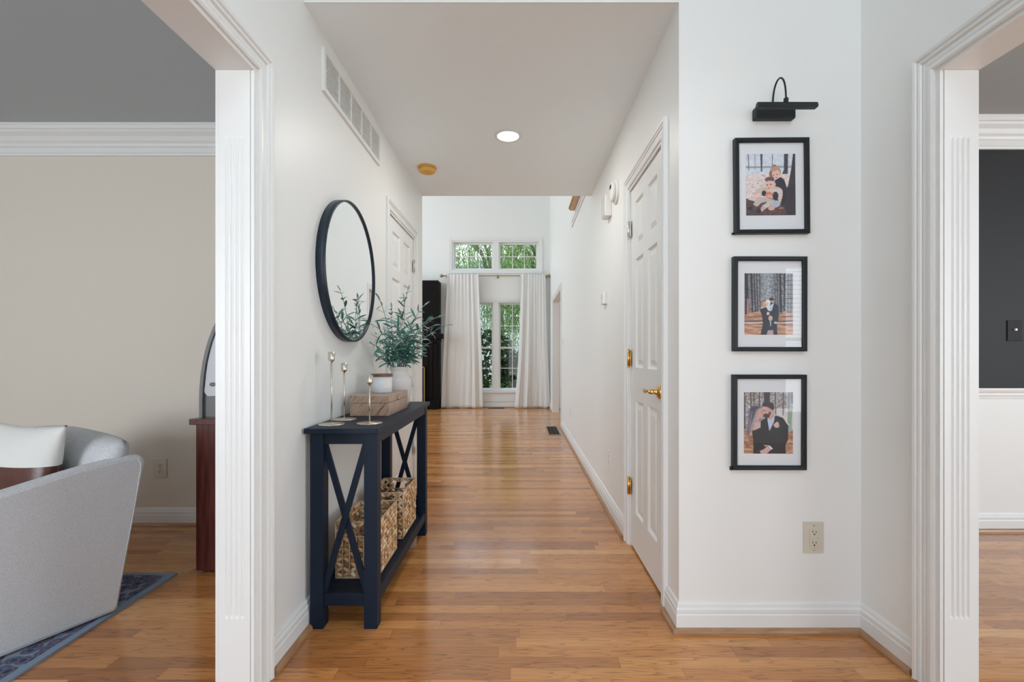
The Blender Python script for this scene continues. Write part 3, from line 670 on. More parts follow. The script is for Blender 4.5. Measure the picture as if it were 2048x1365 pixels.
# ------------------------------------------------------------ baskets
def basket(x0, x1, y0, y1, z0, h, seed, label):
    rnd = random.Random(seed); cx, cy = (x0+x1)/2, (y0+y1)/2; root = empty('wicker_basket', (cx, cy, z0), label=label, cat='basket', group='woven baskets under the console table')
    hx, hy = (x1-x0)/2-.008, (y1-y0)/2-.008
    def side(P0, P1, dense, handle, nrm):
        mb = MB(); P0, P1 = Vector(P0), Vector(P1); L = (P1-P0).length; d = (P1-P0)/L
        rows = 11; rh = (h-.012)/rows; cols = max(5, round(L/(.024 if dense else .030))); cw = L/cols
        ang = math.atan2(d.y, d.x)
        for r in range(rows):
            z = .008+rh*(r+.5)
            for c in range(cols):
                u = (c+.5+(.5 if (r % 2 and not dense) else 0)*0)*cw
                if handle and r in (rows-2, rows-3) and abs(u-L/2) < L*.23: continue
                tilt = (.55 if (c+r*0) % 2 == 0 else -.55) if not dense else (.75 if r % 2 == 0 else .35)
                if not dense: tilt = .62*(1 if (c+r) % 2 else -1)
                R = Matrix.Rotation(ang, 3, 'Z') @ Matrix.Rotation(-tilt+rnd.uniform(-.12, .12), 3, 'Y')
                p = P0+d*u+Vector((0, 0, z))+Vector(nrm)*rnd.uniform(-.001, .002)
                mb.ball(p, (cw*.62, .0075, rh*(.46 if dense else .36)), 7, 5, R)
        return mb
    C = [(-hx, -hy, 0), (hx, -hy, 0), (hx, hy, 0), (-hx, hy, 0)]
    side(C[0], C[1], False, True, (0, -1, 0)).build('woven_end', M['basket'], root)
    side(C[1], C[2], True, False, (1, 0, 0)).build('woven_side', M['basket'], root)
    side(C[2], C[3], False, True, (0, 1, 0)).build('woven_end', M['basket'], root)
    side(C[3], C[0], True, False, (-1, 0, 0)).build('woven_side', M['basket'], root)
    t = MB(); ring = [(*C[i][:2], h-.004) for i in range(4)]+[(*C[0][:2], h-.004)]
    for i in range(4): t.tube([ring[i], ring[i+1]], .0042, 8)
    for i in range(4): t.tube([(C[i][0], C[i][1], .004), (C[i][0], C[i][1], h-.004)], .0042, 8)
    for ys in (-hy, hy):
        for zz in (h-.012-.001, h-.062): t.tube([(-hx, ys*1.01, zz), (hx, ys*1.01, zz)], .0028, 6)
        n = 6
        for i in range(1, n):
            x = -hx+2*hx*i/n
            if abs(x) < hx*.42: t.tube([(x, ys*1.04, .006), (x, ys*1.04, h-.062)], .0022, 6)
            else: t.tube([(x, ys*1.04, .006), (x, ys*1.04, h-.004)], .0022, 6)
    t.build('twine_frame', M['basket_wire'], root)
    b_ = MB(); b_.box((-hx, -hy, .001), (hx, hy, .010)); b_.build('base', M['basket_wire'], root)
    return root
basket(-.783, -.590, 1.955, 2.262, .1335, .242, 1, 'nearer tan woven basket on the lower shelf just behind the front cross')
basket(-.783, -.590, 2.375, 2.672, .1335, .242, 2, 'farther tan woven basket on the lower shelf behind another basket')

# ------------------------------------------------------------ candle holders
def candle_holder(x, y, h, label):
    root = empty('candle_holder', (x, y, TZ), label=label, cat='candle holder', group='champagne metal candle holders')
    b_ = MB(); b_.lathe([(0, 0), (.051, 0), (.052, .0015), (.051, .003), (.006, .0035), (.004, .008), (.0, .008)], 48); b_.build('base', M['steel'], root)
    s_ = MB(); s_.tube([(0, 0, .004), (0, 0, h-.036)], .0032, 12); s_.build('stem', M['steel'], root)
    c_ = MB(); c_.lathe([(.003, h-.046), (.005, h-.040), (.0125, h-.034), (.0135, h-.030), (.0135, h), (.0118, h), (.0115, h-.026), (0, h-.028)], 28); c_.build('cup', M['steel'], root)
candle_holder(-.772, 1.91, .298, 'tallest of the three champagne candle holders, closest to the wall')
candle_holder(-.777, 2.06, .250, 'middle-height champagne candle holder standing behind the tallest one')
candle_holder(-.627, 1.945, .202, 'shortest champagne candle holder in front of the wooden box')

# ------------------------------------------------------------ wooden box, candle jar, vase
BX0, BX1, BY0, BY1, BH = -.793, -.611, 2.175, 2.54, .094
root = empty('wooden_box', ((BX0+BX1)/2, (BY0+BY1)/2, TZ), label='lidded box of streaked brown and cream wood on the console', cat='box')
bw, bd = (BX1-BX0)/2, (BY1-BY0)/2
b_ = MB(); b_.box((-bw, -bd, 0), (bw, bd, BH-.034)); b_.build('box_body', M['mango'], root, bevel=.0015)
b_ = MB(); b_.box((-bw, -bd, BH-.033), (bw, bd, BH)); b_.build('lid', M['mango'], root, bevel=.0015)
b_ = MB(); b_.ball((bw+.003, -.01, BH-.028), (.005, .013, .006), 12, 8); b_.build('clasp', M['steel'], root)
root = empty('candle_jar', (-.703, 2.375, TZ+BH), label='frosted white candle jar with dark walnut lid on the wooden box', cat='candle')
c_ = MB(); c_.lathe([(0, 0), (.048, 0), (.051, .004), (.051, .083), (0, .083)], 40); c_.build('jar', M['frost'], root)
c_ = MB(); c_.lathe([(0, .083), (.0535, .083), (.054, .086), (.054, .094), (.052, .096), (0, .096)], 40); c_.build('lid', M['walnut'], root)
c_ = MB(); vs = []; fs = []
for j in range(2):
    for k in range(9):
        a = -1.05+.75*k/8; vs.append((.0517*math.cos(a), .0517*math.sin(a), .026+j*.042))
for k in range(8): fs.append((k, k+1, 10+k, 9+k))
c_.add(vs, fs, True); c_.build('jar_label', M['ceramic'], root, recalc=False)

VX, VY = -.689, 2.66
root = empty('ceramic_vase', (VX, VY, TZ), label='off-white ceramic vase with flared neck and one ear handle', cat='vase')
v_ = MB(); v_.lathe([(0, 0), (.048, 0), (.052, .004), (.060, .04), (.071, .085), (.077, .12), (.076, .142), (.066, .163), (.049, .176), (.0455, .185), (.048, .198), (.053, .207), (.0535, .214), (.051, .219), (.046, .219), (.043, .205), (.040, .185), (.060, .16), (.068, .12), (.04, .02), (0, .015)], 48)
v_.build('body', M['ceramic'], root)
v_ = MB(); v_.tube([(.066, -.0, .160), (.081, -.002, .150), (.087, -.003, .133), (.0855, -.002, .118), (.076, 0, .108)], .0055, 10); v_.build('ear_handle', M['ceramic'], root)

# ------------------------------------------------------------ olive branches
root = empty('olive_branches', (VX, VY, TZ+.04), label='bunch of blue-green olive branches standing in the white vase', cat='greenery')
org = Vector((VX, VY, TZ+.04))
tips = [(757, 596, 2.50), (815, 584, 2.60), (808, 600, 2.72), (848, 612, 2.66), (876, 634, 2.72), (893, 652, 2.70), (742, 688, 2.46), (748, 652, 2.52), (783, 618, 2.60),
        (802, 628, 2.52), (832, 640, 2.78), (862, 668, 2.60), (852, 692, 2.50), (768, 658, 2.74), (790, 648, 2.44), (822, 655, 2.50), (750, 712, 2.56), (742, 668, 2.60), (846, 712, 2.62), (776, 690, 2.48), (812, 676, 2.56), (868, 652, 2.80), (835, 668, 2.55), (795, 665, 2.6), (858, 640, 2.62)]
rnd = random.Random(11)
def leaf(mb, p, d, up, L, wd, curl):
    d = d.normalized(); s_ = d.cross(up)
    if s_.length < 1e-3: s_ = d.cross(Vector((1, 0, 0)))
    s_.normalize(); n = s_.cross(d).normalized(); vs = []; K = 5
    for i in range(K+1):
        t = i/K; wv = wd*max(0, math.sin(PI*min(.995, .02+.96*t)))**.62*.5; c = p+d*(L*t)-n*(curl*L*t*t)
        vs += [c-s_*wv+n*wv*.25, c-n*wv*.1, c+s_*wv+n*wv*.25]
    fs = []
    for i in range(K):
        a = i*3; fs += [(a, a+1, a+4, a+3), (a+1, a+2, a+5, a+4)]
    vs = [Vector((max(v.x, XL+.045-org.x), v.y, v.z)) for v in vs]
    mb.add(vs, fs, True)
for (tx, ty, td) in tips:
    tip = W(tx, ty, td)-org; a = rnd.uniform(0, 6.28)
    neck = Vector((math.cos(a)*.022, math.sin(a)*.022, .165)); base = Vector((-math.cos(a)*.02, -math.sin(a)*.02, 0))
    hor = Vector((tip.x, tip.y, 0)); neck += hor.normalized()*.014 if hor.length > 1e-3 else Vector((0, 0, 0))
    ctrl = neck+Vector((tip.x*.30, tip.y*.30, (tip.z-neck.z)*.72+.02))
    pts = [base]; N = 16
    for i in range(N+1):
        t = i/N; pts.append(neck*(1-t)**2+ctrl*2*t*(1-t)+tip*t*t)
    br = MB(); br.tube(pts, [.0026]*3+[.0026-.0016*i/N for i in range(N)], 6); b_ = br.build('branch', M['stem'], root)
    lf = MB()
    for i in range(3, N+2):
        if i % 2 and i > 8: continue
        p = pts[i]; tdir = (pts[i]-pts[i-1]).normalized()
        for s_ in range(2):
            th = i*1.9+s_*PI+rnd.uniform(-.4, .4); side = Vector((math.cos(th), math.sin(th), rnd.uniform(-.1, .5)))
            side = side-tdir*side.dot(tdir); side.normalize()
            dr = (tdir*rnd.uniform(.35, .9)+side*.9); L = rnd.uniform(.042, .070)*(1 if i < N else .8)
            leaf(lf, p, dr, Vector((rnd.uniform(-.5, .5), rnd.uniform(-1.1, .1), .8)), L, L*rnd.uniform(.17, .24), rnd.uniform(.05, .6))
    leaf(lf, pts[-1], (pts[-1]-pts[-2]), Vector((0, 1, 1)), .04, .009, .3)
    lf.build('foliage', M['olive'], b_, recalc=False)

# ------------------------------------------------------------ round mirror
root = empty('round_mirror', (XL, 2.26, 1.479), label='large round mirror in a thin deep navy-black metal rim on the left wall', cat='mirror')
Rm = Matrix(((0, 0, 1, 0), (0, 1, 0, 0), (-1, 0, 0, 0), (0, 0, 0, 1)))    # lathe axis -> +X
m_ = MB(); m_.lathe([(.322, .0), (.336, .0), (.336, .040), (.328, .040), (.328, .030), (.322, .030)], 96, M=Rm, close=True)
m_.build('rim', M['mirror_rim'], root)
m_ = MB(); m_.lathe([(0, .006), (.3285, .006), (.3285, .032), (0, .032)], 96, M=Rm, smooth=False); m_.build('glass', M['mirror'], root)

# ------------------------------------------------------------ wall devices
def plate_local(kind, matp=None, holes=M['dark']):
    pass
def outlet(name_root, loc, rotz, label, w_=.070, h=.115, ivory=False, gfci=False):
    root = empty('wall_outlet', loc, rotz, label=label, cat='outlet', group='wall outlets')
    mt = M['ivory'] if ivory else M['white_plastic']
    p = MB(); p.box((-w_/2, -.006, -h/2), (w_/2, 0, h/2)); p.build('cover_plate', mt, root, bevel=.002)
    if gfci:
        f = MB(); f.box((-.017, -.009, -.034), (.017, -.005, .034)); f.build('receptacle', mt, root, bevel=.001)
        s_ = MB()
        for zz in (.021, -.021):
            s_.box((-.0075, -.0096, zz-.001), (-.0055, -.0085, zz+.008)); s_.box((.0055, -.0096, zz-.001), (.0075, -.0085, zz+.007))
            s_.ball((0, -.009, zz-.007), (.003, .001, .003))
        s_.box((.011, -.0096, -.001), (.0125, -.0085, .0015)); s_.build('slots', M['dark'], root)
        s_ = MB(); s_.box((-.010, -.0105, .0005), (.008, -.0085, .0045)); s_.box((-.010, -.0105, -.0045), (.008, -.0085, -.0005)); s_.build('test_buttons', mt, root)
    else:
        for zz in (.0195, -.0195):
            f = MB(); f.prism([(-.0165, zz-.008), (-.010, zz-.0145), (.010, zz-.0145), (.0165, zz-.008), (.0165, zz+.008), (.010, zz+.0145), (-.010, zz+.0145), (-.0165, zz+.008)], 'y', -.0085, -.005)
            r = f.build('receptacle', mt, root)
            s_ = MB(); s_.box((-.0075, -.0092, zz-.001), (-.0053, -.008, zz+.008)); s_.box((.0053, -.0092, zz-.001), (.0075, -.008, zz+.007)); s_.ball((0, -.0085, zz-.007), (.003, .001, .003)); s_.build('slots', M['dark'], r)
    for zz in ((.048, -.048) if gfci else (0,)):
        s_ = MB(); s_.ball((0, -.006, zz), (.0035, .0015, .0035)); s_.build('screw', M['steel'], root)
sc = YP/F
outlet('o', ((1626-CX)*sc, YP, H-(1075-CY)*sc), 0, 'ivory outlet with test buttons below the lowest framed photograph', .079, .121, True, True)
outlet('o', ((321.5-CX)/F*2.945, 2.945, H-(937-CY)/F*2.945), 0, 'ivory outlet on the cream wall right of the armchair', .082, .120, True)
outlet('o', (XR, 3.22, .36), -PI/2, 'white outlet low on the right hallway wall just past the closet door')
outlet('o', (XR, 5.69, .364), -PI/2, 'white outlet low on the right hallway wall near the dark floor register')

def switch(loc, rotz, mt, label, w_=.075, h=.118, tog=None):
    root = empty('light_switch', loc, rotz, label=label, cat='light switch')
    p = MB(); p.box((-w_/2, -.006, -h/2), (w_/2, 0, h/2)); p.build('cover_plate', mt, root, bevel=.002)
    t_ = MB(); t_.box((-.006, -.016, .0), (.006, -.005, .013)); t_.build('toggle', tog or mt, root, bevel=.001)
switch((3.03, 2.85, H-(662-CY)/F*2.85), 0, mat('dark_switch_plate', (.03, .03, .031), .65, spec=.2), 'charcoal switch plate with white toggle on the dark dining wall', .088, .127, M['white_plastic'])
switch((XR, 6.62, 1.26), -PI/2, M['white_plastic'], 'white switch at the far end of the right hallway wall')

root = empty('thermostat', (XR, 3.36, 1.487), -PI/2, label='small white thermostat at eye height on the right wall', cat='thermostat')
p = MB(); p.box((-.055, -.006, -.045), (.055, 0, .045)); p.build('wall_plate', M['white_plastic'], root, bevel=.002)
p = MB(); p.box((-.046, -.028, -.043), (.046, -.006, .043)); p.build('housing', M['white_plastic'], root, bevel=.004)
p = MB(); p.box((-.030, -.029, -.005), (.030, -.0275, .028)); p.build('display', M['vent_grey'], root)
p = MB()
for k in range(3): p.box((-.025+k*.02, -.030, -.030), (-.013+k*.02, -.0275, -.018))
p.build('buttons', M['white_plastic'], root)

root = empty('door_chime', (XR, 3.20, 2.095), -PI/2, label='white louvred door chime box high on the right wall', cat='door chime')
p = MB(); p.box((-.055, -.045, -.072), (.055, 0, .072)); p.build('housing', M['white_plastic'], root, bevel=.004)
p = MB()
for k in range(6): p.box((-.048+k*.017, -.051, -.066), (-.040+k*.017, -.044, .066))
p.build('louvres', M['vent_grey'], root)
root = empty('smoke_alarm', (XR, 2.985, 2.125), -PI/2, label='round white alarm on the right wall between chime and closet door', cat='smoke alarm')
Ry = Matrix.Rotation(PI/2, 4, 'X')
p = MB(); p.lathe([(0, 0), (.076, 0), (.076, .012), (.070, .016), (0, .016)], 40, M=Ry); p.build('base_ring', M['white_plastic'], root)
p = MB(); p.lathe([(0, .016), (.060, .016), (.062, .030), (.055, .037), (.02, .040), (0, .040)], 40, M=Ry); p.build('cover', M['white_plastic'], root)
p = MB(); p.box((-.018, -.043, .02), (.018, -.036, .028)); p.box((-.018, -.043, .034), (.018, -.036, .042)); p.build('sounder_slots', M['dark'], root)

root = empty('smoke_detector', (-.68, 3.42, ZC), label='yellowed orange smoke detector on the hallway ceiling', cat='smoke detector')
p = MB(); p.lathe([(0, 0), (.070, 0), (.070, -.010), (.066, -.012), (0, -.012)], 40); p.build('base_ring', M['orange'], root)
p = MB(); p.lathe([(0, -.012), (.064, -.012), (.060, -.032), (.054, -.038), (.02, -.040), (.018, -.037), (0, -.037)], 40); p.build('cover', M['orange'], root)

root = empty('recessed_light', (-.072, 2.93, ZC), label='round recessed lamp glowing in the hallway ceiling', cat='ceiling light')
p = MB(); p.lathe([(.066, -.002), (.070, -.006), (.084, -.005), (.087, -.001), (.087, .0), (.066, .0)], 48); p.build('trim_ring', M['trim'], root)
p = MB(); p.lathe([(0, -.0035), (.067, -.0035), (.067, -.0005), (0, -.0005)], 48); p.build('diffuser', M['lampglow'], root)
l = bpy.data.lights.new('recessed_bulb', 'AREA'); l.shape = 'DISK'; l.size = .12; l.energy = 9; l.color = (1, .97, .92)
lo = bpy.data.objects.new('recessed_bulb', l); COL.objects.link(lo); lo.location = (-.072, 2.93, ZC-.008)

# return air grille
root = empty('air_vent', (XL, 1.985, 2.21), label='long white return-air grille high on the left wall below the ceiling', cat='air vent')
GL, GH = .80, .188; fr_ = .020
p = MB(); p.rim(0, GL, 0, GH, 0, .012, fr_, 'x')
sec = (GL-2*fr_)/5
for k in range(1, 5): p.box((0, fr_+sec*k-.006, fr_), (.011, fr_+sec*k+.006, GH-fr_))
p.build('frame', M['trim'], root)
p = MB(); p.box((.0003, .01, .01), (.0015, GL-.01, GH-.01)); p.build('backing', M['vent_grey'], root)
for k in range(5):
    q = MB(); ya, yb = fr_+sec*k+(.006 if k else 0), fr_+sec*(k+1)-(.006 if k < 4 else 0)
    n = 14
    for i in range(n):
        z = fr_+(GH-2*fr_)*(i+.5)/n
        q.add([(.002, ya, z+.005), (.009, ya, z+.002), (.009, ya, z-.002), (.002, ya, z+.001), (.002, yb, z+.005), (.009, yb, z+.002), (.009, yb, z-.002), (.002, yb, z+.001)],
              [(0, 1, 5, 4), (1, 2, 6, 5), (2, 3, 7, 6), (3, 0, 4, 7), (0, 3, 2, 1), (4, 5, 6, 7)])
    q.build('louvre_panel', M['trim'], root)

# floor registers
def register(x0, x1, y0, y1, frame, label):
    root = empty('floor_register', ((x0+x1)/2, (y0+y1)/2, 0), label=label, cat='floor vent'); a, b = (x1-x0)/2, (y1-y0)/2
    p = MB(); p.rim(-a, a, -b, b, 0, .006, .018, 'z'); p.build('frame', frame, root)
    p = MB(); p.box((-a+.01, -b+.01, 0), (a-.01, b-.01, .0015)); p.build('well', M['dark'], root)
    p = MB(); n = max(6, int(2*b/.022)) if b > .08 else 4
    for i in range(n):
        y = -b+.018+(2*b-.036)*(i+.5)/n; p.box((-a+.015, y-.003, .001), (a-.015, y+.003, .005))
    m2 = int(2*a/.05)
    for i in range(1, m2): x = -a+2*a*i/m2; p.box((x-.003, -b+.015, .0012), (x+.003, b-.015, .0048))
    p.build('slats', mat('brown_metal', (.035, .028, .025), .5), root)
register(.385, .565, 6.25, 6.98, M['bronze'] if False else mat('tan_metal', (.28, .22, .17), .4), 'dark metal floor register by the right hallway baseboard')
register(-.63, -.30, 9.30, 9.43, mat('brown_metal_frame', (.12, .08, .05), .5), 'small dark floor register under the far window')

# balcony ledge on the right wall beyond the hall ceiling
root = empty('balcony_ledge', (XR, 4.2, 2.62), label='honey oak ledge cap with white apron on the right wall past the ceiling', cat='ledge')
p = MB(); p.box((-.085, 0, .06), (0, .92, .085)); p.box((-.075, 0, .04), (0, .90, .06)); p.build('oak_cap', M['honey'], root, bevel=.004)
p = MB(); p.box((-.02, 0, 0), (0, 1.22, .04)); p.box((-.012, 0, -.035), (0, 1.30, 0)); p.build('apron', M['trim'], root, bevel=.002)

# ------------------------------------------------------------ picture light
sy = YP
def PW(x, y, d): return W(x, y, d)
b0 = W(1508, 232, YP-.012); lx = ((1543-CX)*sc); root = empty('picture_light', (lx, YP, H+(710-225)*sc*.985), label='black gooseneck picture light above the top framed photograph', cat='wall lamp')
zb = root.location.z
q0, q1 = (1509-CX)/F*(YP-.02)-lx, (1583-CX)/F*(YP-.0)-lx
p = MB(); p.box((q0, -.030, -.022), (q1, 0, .022)); p.build('mounting_box', M['black'], root, bevel=.004)
db = .105; yb = YP-db
xa, xb = (1514-CX)/F*yb-lx, (1633-CX)/F*yb-lx; zt = H+(710-211)/F*yb-zb
p = MB()
p.prism([(-db-.011, zt-.010), (-db+.011, zt-.010), (-db+.013, zt-.002), (-db+.008, zt+.009), (-db, zt+.0115), (-db-.008, zt+.009), (-db-.013, zt-.002)], 'x', xa, xb); p.build('shade_bar', M['black'], root, bevel=.001)
P1 = Vector(((1545-CX)/F*(YP-.012)-lx, -.014, .020)); P2x = (1572-CX)/F*yb-lx; ztop = H+(710-157)/F*(YP-.06)-zb
p = MB(); pts = []
A = P1; B = Vector((P2x, -db, zt+.012)); 
for i in range(25):
    t = i/24; s1 = .5-.5*math.cos(PI*t); x = A.x+(B.x-A.x)*s1; y = A.y+(B.y-A.y)*s1
    z = (A.z*(1-t)+B.z*t)+(ztop-(A.z+B.z)/2)*math.sin(PI*t)**.75
    pts.append((x, y, z))
p.tube(pts, .0033, 10); p.build('gooseneck', M['black'], root)
p = MB(); p.tube([(P2x, -db, zt+.008), (P2x, -db, zt+.026)], .0085, 14); p.build('collar', M['black'], root)
p = MB(); p.tube([(A.x, A.y, .018), (A.x, A.y, .030)], .007, 14); p.build('collar', M['black'], root)

# ------------------------------------------------------------ framed photographs (flat prints drawn as small colour cells)
def raster(w_, h_, bgfun, shapes, seed, noise=.05):
    """w_ x h_ cells at 3x supersampling; shapes: ('p', colour, [(x,y)..]) or ('e', colour, cx, cy, rx, ry[, rot]); coords 0..1000 wide"""
    ss = 3; Wp, Hp = w_*ss, h_*ss; ys, xs = np.mgrid[0:Hp, 0:Wp]; X = (xs+.5)/Wp*1000; Y = (ys+.5)/Wp*1000
    rg = np.random.RandomState(seed); img = bgfun(X, Y, rg)
    def col(c): return np.array(c, float)/255
    for s in shapes:
        a = s[3] if s[0] == 'p' and len(s) > 3 else 1.0
        if s[0] == 'p':
            P = s[2]; ins = np.zeros(X.shape, bool); n = len(P)
            for i in range(n):
                x1, y1 = P[i]; x2, y2 = P[(i+1) % n]
                if y1 == y2: continue
                c = ((y1 > Y) != (y2 > Y)) & (X < (x2-x1)*(Y-y1)/(y2-y1)+x1); ins ^= c
        elif s[0] == 'e':
            _, _, cx, cy, rx, ry = s[:6]; r = math.radians(s[6]) if len(s) > 6 else 0
            dx, dy = X-cx, Y-cy; u = (dx*math.cos(r)+dy*math.sin(r))/rx; v = (-dx*math.sin(r)+dy*math.cos(r))/ry; ins = u*u+v*v < 1
        img[ins] = img[ins]*(1-a)+col(s[1])*a
    img = img.reshape(h_, ss, w_, ss, 3).mean(axis=(1, 3))
    n = rg.rand(h_, w_, 1)-.5; img = np.clip(img+n*noise*2, 0, 1)
    return np.where(img <= .04045, img/12.92, ((img+.055)/1.055)**2.4)

def smooth_noise(X, Y, rg, sx, sy):
    gx = rg.rand(60, 60); a = (X/sx) % 58; b = (Y/sy) % 58; i = a.astype(int); j = b.astype(int); fa = a-i; fb = b-j
    return (gx[j, i]*(1-fa)+gx[j, i+1]*fa)*(1-fb)+(gx[j+1, i]*(1-fa)+gx[j+1, i+1]*fa)*fb

def lerp(a, b, t): return np.array(a, float)[None, None]/255*(1-t[..., None])+np.array(b, float)[None, None]/255*t[..., None]

def bg_snow(X, Y, rg):
    img = lerp((196, 208, 222), (222, 228, 235), smooth_noise(X, Y, rg, 60, 40))
    band = (Y > 245) & (Y < 285); img[band] = img[band]*.72
    g = Y > 410; t = smooth_noise(X, Y, rg, 70, 14); img[g] = lerp((216, 206, 206), (236, 224, 220), t)[g]
    k = g & (smooth_noise(X, Y, rg, 35, 9) > .72); img[k] = np.array((196, 150, 140))/255
    d = Y > 900-(X*.03)+60*np.sin(X/120); t = smooth_noise(X, Y, rg, 30, 16); img[d] = lerp((58, 44, 50), (112, 86, 88), t)[d]
    return img
def bg_avenue(X, Y, rg):
    t = smooth_noise(X, Y, rg, 22, 16); img = lerp((70, 72, 78), (178, 186, 196), t)
    c = np.exp(-((X-470)/110)**2)*(Y < 560); img = img*(1-.5*c[..., None])+np.array((196, 210, 224))/255*(.5*c[..., None])
    k = smooth_noise(X, Y, rg, 16, 12) > .68; img[k] = img[k]*.55+np.array((92, 82, 50))/255*.3
    g = Y > 790; t = smooth_noise(X, Y, rg, 120, 14); img[g] = lerp((146, 88, 62), (224, 186, 158), t)[g]
    for y0, y1, cc in ((960, 990, (96, 60, 52)), (990, 1025, (206, 196, 200)), (1025, 1042, (110, 70, 60)), (868, 890, (120, 84, 70))):
        b = (Y > y0+8*np.sin(X/90)) & (Y < y1); img[b] = np.array(cc)/255
    return img
def bg_wood(X, Y, rg):
    t = smooth_noise(X, Y, rg, 26, 20); img = lerp((108, 96, 94), (206, 214, 224), t)
    k = (smooth_noise(X, Y, rg, 18, 22) > .72) & (Y < 430); img[k] = np.array((134, 104, 84))/255
    k = (Y > 330) & (Y < 760) & (X > 620); img[k] = lerp((196, 196, 204), (226, 218, 212), t)[k]
    g = Y > 760; t = smooth_noise(X, Y, rg, 70, 24); img[g] = lerp((120, 76, 58), (222, 178, 142), t)[g]
    return img
def trunk(x0, x1, y1, c, y0=-10, lean=0): return ('p', c, [(x0, y0), (x1, y0), (x1+lean, y1), (x0+lean-4, y1)])

# coordinates are in thousandths of the print width
def T1(x, y): return ((x-135)/950*1000, (y-90)/950*1000)
def poly1(c, pts): return ('p', c, [T1(*p) for p in pts])
def ell1(c, x, y, rx, ry, r=0): a = T1(x, y); return ('e', c, a[0], a[1], rx*1.053, ry*1.053, r)
sh1 = [poly1((74, 78, 92), [(175, 90), (192, 90), (202, 410), (190, 410)]), poly1((120, 124, 136), [(306, 90), (318, 90), (320, 400), (310, 400)]), poly1((66, 70, 84), [(415, 90), (458, 90), (450, 430), (425, 432)]),
       poly1((96, 100, 112), [(642, 90), (656, 90), (650, 320), (636, 310)]), poly1((60, 58, 72), [(872, 90), (948, 90), (940, 478), (830, 480), (865, 400)]),
       poly1((50, 44, 54), [(1045, 90), (1090, 90), (1090, 1280), (930, 1280), (850, 1000), (880, 800), (945, 700), (1000, 420)]),
       ell1((160, 110, 106), 686, 322, 40, 28), ell1((176, 132, 108), 700, 440, 108, 112), ell1((150, 104, 84), 625, 480, 45, 70), ell1((226, 184, 168), 712, 470, 78, 84), ell1((186, 150, 132), 690, 380, 90, 40, -15),
       ell1((110, 70, 70), 668, 500, 16, 9), ell1((110, 70, 70), 735, 488, 16, 9), ell1((180, 90, 90), 722, 548, 24, 9),
       poly1((30, 34, 48), [(690, 600), (800, 540), (870, 590), (915, 730), (910, 900), (860, 1090), (760, 1090), (700, 800)]),
       poly1((206, 190, 182), [(270, 850), (420, 730), (520, 720), (560, 800), (380, 850), (300, 870)]),
       ell1((200, 180, 172), 640, 820, 200, 110), ell1((214, 200, 196), 760, 860, 82, 110), poly1((214, 198, 192), [(560, 790), (720, 760), (830, 850), (830, 960), (700, 960), (500, 930)]),
       ell1((228, 186, 168), 600, 690, 92, 102), ell1((92, 76, 84), 590, 585, 92, 52), ell1((228, 186, 168), 600, 655, 84, 50), ell1((226, 180, 164), 690, 680, 18, 34),
       ell1((60, 44, 48), 545, 688, 18, 9), ell1((60, 44, 48), 612, 680, 18, 9), ell1((176, 96, 92), 578, 750, 22, 9),
       ell1((34, 36, 48), 480, 850, 44, 52), ell1((34, 36, 48), 700, 900, 56, 80), ell1((206, 132, 108), 575, 880, 68, 62), ell1((222, 170, 150), 590, 905, 56, 30),
       ell1((236, 196, 180), 345, 905, 60, 40), ell1((222, 190, 178), 785, 980, 30, 52),
       poly1((196, 182, 178), [(330, 930), (480, 920), (690, 980), (560, 1120), (520, 1010), (420, 1040), (350, 1110), (270, 1070)]),
       poly1((206, 196, 194), [(440, 1090), (560, 1010), (700, 1000), (560, 1120), (500, 1140)]), poly1((204, 168, 160), [(430, 1100), (530, 1130), (440, 1210), (405, 1170)]),
       ell1((176, 186, 202), 700, 1060, 100, 68, -15), ell1((220, 172, 148), 620, 1140, 62, 44), ell1((40, 36, 40), 220, 1140, 55, 38), ell1((84, 72, 80), 320, 1160, 62, 44), ell1((52, 44, 52), 370, 1190, 52, 46), ell1((176, 110, 70), 810, 1140, 52, 18)]
def T2(x, y): return ((x-88)/945*1000, (y-72)/945*1000)
def poly2(c, pts): return ('p', c, [T2(*p) for p in pts])
def ell2(c, x, y, rx, ry, r=0): a = T2(x, y); return ('e', c, a[0], a[1], rx*1.058, ry*1.058, r)
